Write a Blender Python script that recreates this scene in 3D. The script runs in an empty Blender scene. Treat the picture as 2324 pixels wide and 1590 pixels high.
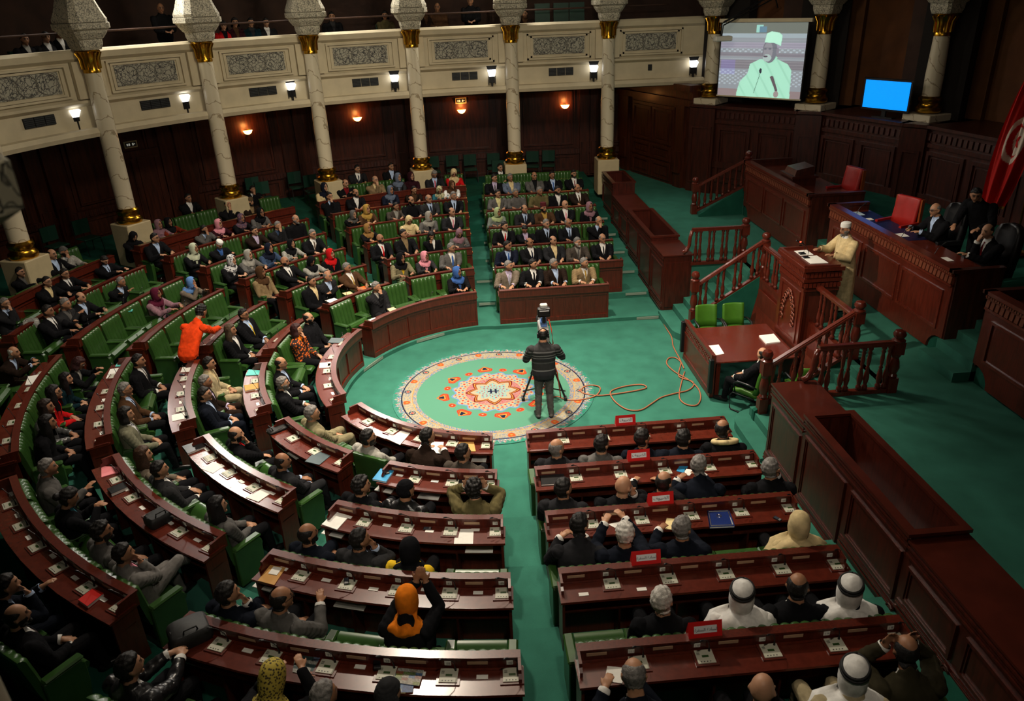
import bpy, bmesh, math, random
import numpy as np
from mathutils import Vector, Matrix
random.seed(7); rng = np.random.default_rng(7)
PI = math.pi; R = math.radians
SC = bpy.context.scene; C = SC.collection
PEND = []; DEFER = [False]
def link(o):
    if DEFER[0]: PEND.append(o)
    else: C.objects.link(o)
# ------------------------------------------------------------------ materials
MATS = {}
def lin(c): return tuple(c) + (1,) if len(c) == 3 else c
def mat(name, col, rough=.5, metal=0, spec=.5, emit=0, ecol=None, noise=0, nscale=8, bump=0, bscale=60, coat=0, wave=None):
    if name in MATS: return MATS[name]
    m = bpy.data.materials.new(name); m.use_nodes = True
    nt = m.node_tree; b = nt.nodes['Principled BSDF']
    b.inputs['Base Color'].default_value = lin(col); b.inputs['Roughness'].default_value = rough
    b.inputs['Metallic'].default_value = metal; b.inputs['Specular IOR Level'].default_value = spec
    if coat: b.inputs['Coat Weight'].default_value = coat; b.inputs['Coat Roughness'].default_value = .18
    if emit: b.inputs['Emission Color'].default_value = lin(ecol or col); b.inputs['Emission Strength'].default_value = emit
    tc = None
    if noise or bump or wave: tc = nt.nodes.new('ShaderNodeTexCoord')
    if noise or wave:
        mp = nt.nodes.new('ShaderNodeMapping'); nt.links.new(tc.outputs['Object'], mp.inputs[0])
        if wave: mp.inputs['Scale'].default_value = wave
        t = nt.nodes.new('ShaderNodeTexNoise'); t.inputs['Scale'].default_value = nscale; t.inputs['Detail'].default_value = 5
        nt.links.new(mp.outputs[0], t.inputs['Vector'])
        r = nt.nodes.new('ShaderNodeValToRGB'); n = noise or .4
        r.color_ramp.elements[0].position = .3; r.color_ramp.elements[1].position = .7
        r.color_ramp.elements[0].color = tuple(v * (1 - n) for v in col[:3]) + (1,)
        r.color_ramp.elements[1].color = tuple(min(1, v * (1 + n)) for v in col[:3]) + (1,)
        nt.links.new(t.outputs['Fac'], r.inputs[0]); nt.links.new(r.outputs[0], b.inputs['Base Color'])
    if bump:
        t2 = nt.nodes.new('ShaderNodeTexNoise'); t2.inputs['Scale'].default_value = bscale; t2.inputs['Detail'].default_value = 3
        nt.links.new(tc.outputs['Object'], t2.inputs['Vector'])
        bp = nt.nodes.new('ShaderNodeBump'); bp.inputs['Strength'].default_value = bump; bp.inputs['Distance'].default_value = .01
        nt.links.new(t2.outputs['Fac'], bp.inputs['Height']); nt.links.new(bp.outputs[0], b.inputs['Normal'])
    MATS[name] = m; return m
def vcol_mat(name, rough=.8, emit=0, spec=.3):
    if name in MATS: return MATS[name]
    m = bpy.data.materials.new(name); m.use_nodes = True; nt = m.node_tree; b = nt.nodes['Principled BSDF']
    a = nt.nodes.new('ShaderNodeAttribute'); a.attribute_name = 'Col'
    nt.links.new(a.outputs['Color'], b.inputs['Base Color']); b.inputs['Roughness'].default_value = rough
    b.inputs['Specular IOR Level'].default_value = spec
    if emit:
        nt.links.new(a.outputs['Color'], b.inputs['Emission Color']); b.inputs['Emission Strength'].default_value = emit
    MATS[name] = m; return m
WOOD = mat('mahogany', (.1, .0155, .007), .32, noise=.3, nscale=3, wave=(12, 12, 1.2), coat=.25)
WOODT = mat('mahogany_top', (.115, .0195, .0095), .27, noise=.16, nscale=4, wave=(3, 3, 3), coat=.45)
WOODD = mat('dark_mahogany', (.05, .009, .004), .42, noise=.5, nscale=3, wave=(5, 5, .6), coat=.2)
WOODW = mat('wall_panelling', (.06, .0125, .0045), .42, noise=.55, nscale=3, wave=(5, 5, .5), coat=.15)
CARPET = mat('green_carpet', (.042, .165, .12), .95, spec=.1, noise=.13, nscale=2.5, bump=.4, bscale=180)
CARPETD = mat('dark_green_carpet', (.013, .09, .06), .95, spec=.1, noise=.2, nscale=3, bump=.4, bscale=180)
LEATHER = mat('green_leather', (.033, .09, .018), .3, spec=.6, noise=.15, nscale=5)
LEATHERB = mat('bright_green_leather', (.055, .16, .014), .42, spec=.5, noise=.12, nscale=6)
LEATHERD = mat('dark_green_leather', (.01, .05, .03), .4, spec=.5)
GOLD = mat('gold', (.55, .31, .035), .27, metal=1, noise=.2, nscale=30)
def marble(name, col, vein):
    m = mat(name, col, .35); nt = m.node_tree; b = nt.nodes['Principled BSDF']
    tc = nt.nodes.new('ShaderNodeTexCoord'); w = nt.nodes.new('ShaderNodeTexWave'); w.wave_type = 'BANDS'; w.bands_direction = 'DIAGONAL'
    w.inputs['Scale'].default_value = 1.3; w.inputs['Distortion'].default_value = 10; w.inputs['Detail'].default_value = 4; w.inputs['Detail Scale'].default_value = 1.2
    nt.links.new(tc.outputs['Object'], w.inputs['Vector'])
    r = nt.nodes.new('ShaderNodeValToRGB'); e = r.color_ramp.elements
    e[0].position = 0; e[0].color = lin(vein); e[1].position = .03; e[1].color = lin(col)
    nt.links.new(w.outputs['Fac'], r.inputs[0]); nt.links.new(r.outputs[0], b.inputs['Base Color']); return m
MARBLE = marble('veined_marble', (.64, .57, .42), (.34, .27, .17))
STONE = mat('cream_stone', (.5, .42, .26), .6, noise=.08, nscale=4)
PLASTER = mat('cream_plaster', (.6, .52, .36), .75, noise=.07, nscale=3)
def carved(name, col, dark, scale):
    m = mat(name, col, .8); nt = m.node_tree; b = nt.nodes['Principled BSDF']
    tc = nt.nodes.new('ShaderNodeTexCoord')
    v = nt.nodes.new('ShaderNodeTexVoronoi'); v.feature = 'DISTANCE_TO_EDGE'; v.inputs['Scale'].default_value = scale
    n = nt.nodes.new('ShaderNodeTexNoise'); n.inputs['Scale'].default_value = scale * .35; n.inputs['Detail'].default_value = 2
    mx = nt.nodes.new('ShaderNodeMixRGB'); mx.inputs[0].default_value = .25
    nt.links.new(tc.outputs['Object'], n.inputs['Vector']); nt.links.new(tc.outputs['Object'], mx.inputs[1]); nt.links.new(n.outputs['Color'], mx.inputs[2])
    nt.links.new(mx.outputs[0], v.inputs['Vector'])
    r = nt.nodes.new('ShaderNodeValToRGB'); e = r.color_ramp.elements
    e[0].position = .02; e[0].color = lin(dark); e[1].position = .1; e[1].color = lin(col)
    nt.links.new(v.outputs['Distance'], r.inputs[0]); nt.links.new(r.outputs[0], b.inputs['Base Color'])
    bp = nt.nodes.new('ShaderNodeBump'); bp.inputs['Strength'].default_value = .6; bp.inputs['Distance'].default_value = .02
    nt.links.new(r.outputs[0], bp.inputs['Height']); nt.links.new(bp.outputs[0], b.inputs['Normal']); return m
CARVED = carved('carved_stucco', (.55, .5, .38), (.16, .15, .12), 19)
CARVEDP = carved('carved_panel_stucco', (.42, .4, .32), (.06, .06, .06), 14)
BLACK = mat('black_plastic', (.008, .008, .009), .4)
BLACKM = mat('black_metal', (.01, .01, .011), .35, spec=.6)
WHITE = mat('white_paper', (.8, .79, .74), .8, noise=.04, nscale=20)
CREAMP = mat('cream_paper', (.75, .62, .33), .8)
BEIGEP = mat('beige_plate', (.5, .5, .41), .45)
LCD = mat('green_display', (.03, .075, .015), .3)
DIMWALL = mat('dark_gallery_wall', (.05, .022, .012), .8, noise=.3, nscale=2)
OCHRE = mat('ochre_wall', (.12, .042, .009), .85, noise=.2, nscale=2)
CHROME = mat('chrome', (.6, .6, .58), .25, metal=1)
STRIPM = mat('step_grille', (.22, .27, .22), .6)
BAGM = mat('black_nylon', (.012, .012, .012), .6, noise=.3, nscale=30)
# ------------------------------------------------------------------ mesh helpers
class MB:
    def __init__(s): s.v = []; s.f = []
    def add(s, v, f):
        o = len(s.v); s.v += [tuple(p) for p in v]; s.f += [tuple(i + o for i in q) for q in f]; return s
    def box(s, x0, x1, y0, y1, z0, z1, fn=None):
        v = [(x, y, z) for z in (z0, z1) for y in (y0, y1) for x in (x0, x1)]
        if fn: v = [fn(*p) for p in v]
        return s.add(v, [(0, 2, 3, 1), (4, 5, 7, 6), (0, 1, 5, 4), (2, 6, 7, 3), (0, 4, 6, 2), (1, 3, 7, 5)])
    def pbox(s, fn, u0, u1, d0, d1, z0, z1, n=1, taper=0):
        v = []
        for i in range(n + 1):
            u = u0 + (u1 - u0) * i / n
            v += [fn(u, d0, z0), fn(u, d1, z0), fn(u, d1 - taper, z1), fn(u, d0 + taper, z1)]
        f = [(0, 1, 2, 3), tuple(4 * n + i for i in (3, 2, 1, 0))]
        for i in range(n):
            a, b = 4 * i, 4 * i + 4
            for j in range(4): f.append((a + j, b + j, b + (j + 1) % 4, a + (j + 1) % 4))
        return s.add(v, f)
    def loft(s, rings, cap=True, closed=True):
        n = len(rings[0]); v = [p for r in rings for p in r]; f = []
        m = n if closed else n - 1
        for i in range(len(rings) - 1):
            for j in range(m): f.append((i * n + j, i * n + (j + 1) % n, (i + 1) * n + (j + 1) % n, (i + 1) * n + j))
        if cap: f += [tuple(range(n - 1, -1, -1)), tuple((len(rings) - 1) * n + j for j in range(n))]
        return s.add(v, f)
    def lathe(s, prof, c=(0, 0, 0), n=20, sq=0):
        rings = []
        for r, z in prof:
            ring = []
            for j in range(n):
                a = 2 * PI * (j + .5) / n; k = 1
                if sq: k = min(1 / max(abs(math.cos(a)), abs(math.sin(a))), 1.32) if sq == 1 else 1
                ring.append((c[0] + r * k * math.cos(a), c[1] + r * k * math.sin(a), c[2] + z))
            rings.append(ring)
        return s.loft(rings)
    def tube(s, pts, r, n=8, cap=True):
        P = [Vector(p) for p in pts]; rs = r if isinstance(r, (list, tuple)) else [r] * len(P); rings = []
        up = Vector((0, 0, 1))
        for i, p in enumerate(P):
            t = (P[min(i + 1, len(P) - 1)] - P[max(i - 1, 0)]).normalized()
            a = t.cross(up)
            if a.length < 1e-3: a = t.cross(Vector((0, 1, 0)))
            a.normalize(); b = t.cross(a)
            rings.append([tuple(p + rs[i] * (math.cos(2 * PI * j / n) * a + math.sin(2 * PI * j / n) * b)) for j in range(n)])
        return s.loft(rings, cap)
    def xf(s, M):
        s.v = [tuple(M @ Vector(p)) for p in s.v]; return s
    def build(s, name, m, parent=None, smooth=False, bevel=0):
        me = bpy.data.meshes.new(name); me.from_pydata(s.v, [], s.f)
        bm = bmesh.new(); bm.from_mesh(me); bmesh.ops.recalc_face_normals(bm, faces=bm.faces[:])
        if bevel: bmesh.ops.bevel(bm, geom=bm.edges[:], offset=bevel, segments=1, affect='EDGES')
        bm.to_mesh(me); bm.free()
        if m: me.materials.append(m)
        if smooth:
            me.polygons.foreach_set('use_smooth', [True] * len(me.polygons))
            if smooth == 'auto': me.set_sharp_from_angle(angle=R(40))
        o = bpy.data.objects.new(name, me); link(o)
        if parent: o.parent = parent
        return o
def thing(name, label, cat, loc=(0, 0, 0), rz=0, group=None):
    o = bpy.data.objects.new(name, None); link(o); o.empty_display_size = .1
    o.location = loc; o.rotation_euler = (0, 0, rz); tag(o, label, cat, group); return o
def tag(o, label, cat, group=None):
    o['label'] = label; o['category'] = cat
    if group: o['group'] = group
    return o
def struct(o): o['kind'] = 'structure'; return o
def dup(root, loc, rz, label, group=None):
    r = root.copy(); link(r); r.location = loc; r.rotation_euler = (0, 0, rz); r['label'] = label
    if group: r['group'] = group
    for ch in root.children:
        c = ch.copy(); link(c); c.parent = r
        for g in ch.children:
            d = g.copy(); link(d); d.parent = c
    return r
def setcols(me, cols):
    a = me.color_attributes.new('Col', 'FLOAT_COLOR', 'POINT')
    c = np.ones((len(me.vertices), 4), np.float32); c[:, :3] = cols; a.data.foreach_set('color', c.ravel())
# ------------------------------------------------------------------ camera
CAM = (-1.05474, -13.92738, 7.4104); YAW, PITCH, ROLL, FPX = -.06517, -.43599, -.03945, 1730.97
def cam_axes():
    cy, sy, cp, sp, cr, sr = math.cos(YAW), math.sin(YAW), math.cos(PITCH), math.sin(PITCH), math.cos(ROLL), math.sin(ROLL)
    f = Vector((-sy * cp, cy * cp, sp)); r = Vector((cy, sy, 0)); u = r.cross(f)
    return cr * r + sr * u, -sr * r + cr * u, f
rx, ux, fx = cam_axes()
def px(p):
    d = Vector(p) - Vector(CAM); z = d.dot(fx); return 1162 + FPX * d.dot(rx) / z, 795 - FPX * d.dot(ux) / z
cd = bpy.data.cameras.new('camera'); cam = bpy.data.objects.new('camera', cd); link(cam); SC.camera = cam
cam.matrix_world = Matrix(((rx.x, ux.x, -fx.x, CAM[0]), (rx.y, ux.y, -fx.y, CAM[1]), (rx.z, ux.z, -fx.z, CAM[2]), (0, 0, 0, 1)))
cd.sensor_width = 36; cd.lens = FPX / 2324 * 36; cd.clip_end = 200; cd.clip_start = .05
cd.dof.use_dof = True; cd.dof.focus_distance = 14; cd.dof.aperture_fstop = 2.6
# ------------------------------------------------------------------ hall plan
ZD = 1.3; O = (-.3, -.02); WL = [3.36, 4.66, 5.90, 7.13, 8.36, 9.55, 10.58, 11.75]
def Rn(k): return 3.29 + 1.285 * (k - 1)
def Rk(b, k): return Rn(k) if b in 'NSAF' else WL[k - 1]
def tz(k): return .09 + .157 * (k - 1)
def pol(u, r, z=0): return (O[0] + r * math.cos(R(u)), O[1] + r * math.sin(R(u)), z)
def path(b, k):
    r = Rk(b, k); z0 = tz(k)
    if b == 'N': return lambda u, d, z: (u, r + d, z0 + z)
    if b == 'S': return lambda u, d, z: (u, -r - d, z0 + z)
    return lambda u, d, z: pol(u, r + d, z0 + z)
NX = lambda k: 2.49 if k == 1 else 3.11
SPAN = {'A': (240, 270), 'F': (210, 240), 'B': (180, 210), 'D': (150, 180), 'E': (120, 150), 'C': (90, 120)}
SPAN1 = {'A': (210, 270), 'B': (151, 209), 'C': (90, 150)}
def span(b, k):
    if b == 'N': return -.185, NX(k)
    if b == 'S': return -.185, 3.11
    a0, a1 = (SPAN1 if k == 1 else SPAN)[b]; r = Rk(b, k)
    g0 = math.degrees(.2 / r) + 1.2; g1 = math.degrees(.36 / r) + .4
    if b in 'AC' and k > 0:
        ga = math.degrees(.43 / r)          # beside the central aisle: constant width
        return (a0 + g0, a1 - ga) if b == 'A' else (a0 + ga, a1 - g0 if k > 1 else a1 - 3.4)
    if k == 1: return a0 + 2.6, a1 - 2.6
    return a0 + g0 * .8, a1 - g1
def nseat(b, k):
    if b == 'N': return 4 if k == 1 else 5
    if b == 'S': return 5
    if k == 1: return 5
    return k + 1
def seat_u(b, k):
    u0, u1 = span(b, k); n = nseat(b, k); return [u0 + (u1 - u0) * (i + .5) / n for i in range(n)]
def inward(b, u):                       # rotation so that local +Y points at the floor of the house
    return {'N': PI, 'S': 0}.get(b, R(u) + PI / 2)
ORD = ['first', 'second', 'third', 'fourth', 'fifth', 'sixth', 'seventh', 'eighth', 'ninth', 'tenth']
RC = 11.754
def ringp(a, r, z=0):                    # gallery ring: curved west of 90 degrees, straight east of it
    if a >= 90: return (r * math.cos(R(a)), r * math.sin(R(a)), z)
    return (R(90 - a) * RC, r, z)
def cola(k): return math.degrees(PI / 2 + (4.6 - k) * .26381 + .02304)
BN = {'N': 'far right block', 'S': 'near right block', 'A': 'near centre block', 'F': 'near left block', 'B': 'left block', 'D': 'upper left block', 'E': 'far left block', 'C': 'far centre block'}
ROWS = {'N': 6, 'S': 5, 'A': 5, 'F': 5, 'B': 5, 'D': 7, 'E': 7, 'C': 7}
RN = lambda k: ['front', 'second', 'third', 'fourth', 'fifth', 'sixth', 'seventh', 'eighth'][k - 1]
def has(b, k): return k <= ROWS[b] and not (k == 1 and b in 'FDE')
def rank(P, i):
    q = [px(p) for p in P]; xs = [a for a, _ in q]; ys = [c for _, c in q]; ax = xs if max(xs) - min(xs) > (max(ys) - min(ys)) * .8 else ys
    return ORD[sorted(ax).index(ax[i])] + (' from left' if ax is xs else ' from top')
def lr(b, k, i): fn = path(b, k); return rank([fn(u, .5, .8) for u in seat_u(b, k)], i)
OCC = {}
DEFER[0] = True
# ------------------------------------------------------------------ people
PC = dict(black=(.011, .011, .013), navy=(.014, .018, .036), dnavy=(.01, .013, .022), charcoal=(.026, .026, .029), dgrey=(.04, .04, .042), grey=(.11, .105, .1), mgrey=(.2, .19, .18), lgrey=(.3, .29, .26), dbrown=(.028, .016, .011), brown=(.075, .038, .018), browngrey=(.07, .058, .048), taupe=(.16, .13, .1), tan=(.23, .165, .09), beige=(.38, .32, .2), cream=(.6, .48, .27), olive=(.12, .1, .045), dolive=(.045, .038, .02), beigeolive=(.2, .175, .105), olivegrey=(.17, .165, .115), greygreen=(.17, .19, .17), white=(.68, .67, .64), lblue=(.4, .5, .68), blue=(.05, .12, .33), bluegrey=(.13, .16, .22), denim=(.04, .065, .12), red=(.5, .012, .014), dred=(.16, .008, .012), rust=(.2, .03, .012), orange=(.75, .22, .015), yellow=(.75, .5, .03), pyellow=(.6, .55, .28), pink=(.66, .28, .34), lilac=(.45, .38, .52), maroon=(.1, .014, .035), dmaroon=(.045, .01, .016), mauve=(.26, .15, .18), teal=(.03, .13, .16), dteal=(.008, .03, .04), gold=(.42, .27, .07), goldbrown=(.3, .17, .06), lgreen=(.38, .45, .24), palegreen=(.45, .48, .36), sblue=(.12, .24, .5), purpleprint=(.1, .06, .1), whiteprint=(.55, .55, .55), paleprint=(.5, .47, .3), yellowprint=(.42, .33, .05), orangeprint=(.25, .05, .015), leather=(.012, .012, .013), leathergrey=(.07, .07, .07), stripe=(.2, .04, .04), dstripe=(.12, .11, .16), dkred=(.06, .012, .01))
CW = dict(lgrey='light grey', dgrey='dark grey', mgrey='grey', dnavy='dark navy', dbrown='dark brown', browngrey='grey brown', beigeolive='olive beige', olivegrey='olive grey', greygreen='grey green', lblue='light blue', bluegrey='blue grey', dred='dark red', pyellow='pale yellow', dmaroon='dark maroon', dteal='dark teal', goldbrown='golden brown', lgreen='light green', palegreen='pale green', sblue='sky blue', purpleprint='purple print', whiteprint='white print', paleprint='pale print', yellowprint='yellow print', orangeprint='orange print', leather='black leather', leathergrey='grey leather', dolive='dark olive', stripe='striped', dstripe='striped')
def cw(c): return CW.get(c, c)
def fabric(c):
    if 'print' in c:
        if 'cloth_' + c in MATS: return MATS['cloth_' + c]
        dark = {'orangeprint': (.012, .008, .008), 'yellowprint': (.05, .035, .01), 'whiteprint': (.08, .08, .09), 'purpleprint': (.25, .12, .12), 'paleprint': (.2, .2, .08)}[c]
        m = mat('cloth_' + c, PC[c] if c != 'orangeprint' else (.55, .14, .015), .8); nt = m.node_tree; v = nt.nodes.new('ShaderNodeTexVoronoi'); v.inputs['Scale'].default_value = 22 if c != 'yellowprint' else 45
        tc = nt.nodes.new('ShaderNodeTexCoord'); nt.links.new(tc.outputs['Object'], v.inputs['Vector']); r = nt.nodes.new('ShaderNodeValToRGB'); e = r.color_ramp.elements
        e[0].position = .35; e[0].color = lin(dark if c != 'orangeprint' else (.6, .13, .015)); e[1].position = .48; e[1].color = lin(PC[c] if c != 'orangeprint' else (.02, .008, .006)); nt.links.new(v.outputs['Distance'], r.inputs[0]); nt.links.new(r.outputs[0], nt.nodes['Principled BSDF'].inputs['Base Color']); return m
    if c in ('stripe', 'dstripe'):
        if 'cloth_' + c in MATS: return MATS['cloth_' + c]
        m = mat('cloth_' + c, PC[c], .6); nt = m.node_tree; w = nt.nodes.new('ShaderNodeTexWave'); w.inputs['Scale'].default_value = 16; w.bands_direction = 'DIAGONAL'; tc = nt.nodes.new('ShaderNodeTexCoord'); nt.links.new(tc.outputs['Object'], w.inputs['Vector'])
        r = nt.nodes.new('ShaderNodeValToRGB'); r.color_ramp.elements[0].color = lin(PC[c]); r.color_ramp.elements[1].color = (.02, .02, .025, 1) if c == 'stripe' else (.5, .5, .55, 1); nt.links.new(w.outputs['Fac'], r.inputs[0]); nt.links.new(r.outputs[0], nt.nodes['Principled BSDF'].inputs['Base Color']); return m
    if c.startswith('leather'): return mat('cloth_' + c, PC[c], .32, spec=.6, bump=.5, bscale=25)
    return mat('cloth_' + c, tuple(v * .75 if max(PC[c]) < .05 else v for v in PC[c]), .9, spec=.1, noise=.18, nscale=14, bump=.25, bscale=22)
HAIRC = dict(d=(.01, .008, .007), g=(.17, .16, .15), w=(.5, .48, .44), br=(.05, .024, .012), dkbr=(.025, .014, .01), dkred=(.035, .009, .009), streak=(.075, .05, .03), dk=(.009, .007, .007))
def hairmat(k): return mat('hair_' + k, HAIRC[k], .55, spec=.4, noise=.35, nscale=40, bump=.5, bscale=90)
SKINM = vcol_mat('skin', .5, spec=.35)
def V3(*a): return np.array(a, float)
def unit(v): return v / (np.linalg.norm(v) + 1e-9)
class NM:                                  # numpy mesh collector
    def __init__(s): s.v = []; s.f = []; s.n = 0
    def rings(s, rings):
        rings = [np.asarray(r, float) for r in rings]; n = len(rings[0]); o = s.n
        for r in rings: s.v.append(r)
        for i in range(len(rings) - 1):
            for j in range(n): s.f.append((o + i * n + j, o + i * n + (j + 1) % n, o + (i + 1) * n + (j + 1) % n, o + (i + 1) * n + j))
        s.f.append(tuple(o + j for j in range(n - 1, -1, -1))); s.f.append(tuple(o + (len(rings) - 1) * n + j for j in range(n))); s.n += n * len(rings)
    def tube(s, P, rad, n=10, round_=True):
        P = [np.asarray(p, float) for p in P]; P2, R2 = list(P), list(rad)
        if round_:                         # rounded ends
            d0, d1 = unit(P[0] - P[1]), unit(P[-1] - P[-2])
            P2 = [P[0] + d0 * rad[0] * .95, P[0] + d0 * rad[0] * .6] + P2 + [P[-1] + d1 * rad[-1] * .6, P[-1] + d1 * rad[-1] * .95]; R2 = [rad[0] * .3, rad[0] * .8] + R2 + [rad[-1] * .8, rad[-1] * .3]
        rs = []; ref = None
        for i, p in enumerate(P2):
            t = unit(P2[min(i + 1, len(P2) - 1)] - P2[max(i - 1, 0)])
            if ref is None: ref = V3(0, 0, 1) if abs(t[2]) < .9 else V3(0, 1, 0)
            a = unit(np.cross(t, ref)); b = np.cross(t, a); ref = -b if np.dot(-b, ref) > 0 else b
            b = np.cross(t, a); q = np.arange(n) * 2 * PI / n; rs.append(p + R2[i] * (np.cos(q)[:, None] * a + np.sin(q)[:, None] * b))
        s.rings(rs)
TMPM = bpy.data.meshes.new('tmp'); TMPO = bpy.data.objects.new('tmp_body', TMPM); C.objects.link(TMPO)
MR = TMPO.modifiers.new('r', 'REMESH'); MR.mode = 'VOXEL'; MSM = TMPO.modifiers.new('s', 'SMOOTH'); MSM.factor = .5; MSM.iterations = 2; MD = TMPO.modifiers.new('d', 'DECIMATE'); MD.use_collapse_triangulate = True
def remesh(nm, voxel, ratio, smooth=2):
    TMPM.clear_geometry(); TMPM.from_pydata(np.concatenate(nm.v).tolist(), [], nm.f); TMPM.update()
    MR.voxel_size = voxel; MD.ratio = ratio; MSM.iterations = smooth
    dg = bpy.context.evaluated_depsgraph_get(); me = bpy.data.meshes.new_from_object(TMPO.evaluated_get(dg))
    n = len(me.vertices); co = np.empty(n * 3, np.float32); me.vertices.foreach_get('co', co); no = np.empty(n * 3, np.float32); me.vertices.foreach_get('normal', no)
    me.calc_loop_triangles(); m = len(me.loop_triangles); tr = np.empty(m * 3, np.int32); me.loop_triangles.foreach_get('vertices', tr); bpy.data.meshes.remove(me)
    return co.reshape(-1, 3).astype(float), no.reshape(-1, 3).astype(float), tr.reshape(-1, 3)
def npmesh(name, v, f, m, parent=None, cols=None):
    me = bpy.data.meshes.new(name); me.vertices.add(len(v)); me.vertices.foreach_set('co', np.asarray(v, np.float32).ravel())
    f = np.asarray(f, np.int32); k = f.shape[1]; me.loops.add(f.size); me.loops.foreach_set('vertex_index', f.ravel()); me.polygons.add(len(f)); me.polygons.foreach_set('loop_start', np.arange(len(f), dtype=np.int32) * k); me.polygons.foreach_set('use_smooth', np.ones(len(f), bool))
    me.update(calc_edges=True)
    if cols is not None: setcols(me, cols)
    me.materials.append(m); o = bpy.data.objects.new(name, me); link(o)
    if parent: o.parent = parent
    return o
def submesh(name, co, no, tr, fmask, off, m, parent, edge0=1.0):
    t = tr[fmask]
    if len(t) < 4: return None
    ids, inv = np.unique(t, return_inverse=True); v = co[ids]; n = no[ids]; f = inv.reshape(-1, 3)
    allc = np.bincount(tr.ravel(), minlength=len(co))[ids]; inc = np.bincount(t.ravel(), minlength=len(co))[ids]
    o = np.broadcast_to(np.asarray(off, float), co.shape[:1])[ids] * np.where(inc < allc, edge0, 1.0)
    e = np.sort(np.concatenate([f[:, [0, 1]], f[:, [1, 2]], f[:, [2, 0]]]), 1); ue, cnt = np.unique(e, axis=0, return_counts=True); be = ue[cnt == 1]; v = v + n * o[:, None]
    for _ in range(3):                      # even out the cut edges
        acc = np.zeros_like(v); num = np.zeros(len(v)); np.add.at(acc, be[:, 0], v[be[:, 1]]); np.add.at(acc, be[:, 1], v[be[:, 0]]); np.add.at(num, be[:, 0], 1); np.add.at(num, be[:, 1], 1)
        k = num > 0; v[k] = .5 * v[k] + .5 * acc[k] / num[k][:, None]
    return npmesh(name, v, f, m, parent)
def segd(p, a, b):
    ab = b - a; t = np.clip((p - a) @ ab / (ab @ ab), 0, 1); return np.linalg.norm(p - (a + t[:, None] * ab), axis=1), t
def rotm(yaw, pitch, roll=0):
    cy, sy, cp, sp, cr, sr = math.cos(yaw), math.sin(yaw), math.cos(pitch), math.sin(pitch), math.cos(roll), math.sin(roll)
    Rz = np.array(((cy, -sy, 0), (sy, cy, 0), (0, 0, 1))); Rx = np.array(((1, 0, 0), (0, cp, -sp), (0, sp, cp))); Ry = np.array(((cr, 0, sr), (0, 1, 0), (-sr, 0, cr))); return Rz @ Rx @ Ry
TR = [(-.1, .175, .11, .125), (-.02, .2, .135, .135), (.1, .198, .15, .125), (.2, .198, .145, .12), (.32, .212, .142, .122), (.41, .222, .128, .118), (.462, .2, .1, .104), (.505, .13, .072, .08), (.54, .072, .06, .066), (.62, .06, .058, .06)]
HIDD = {}
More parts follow.
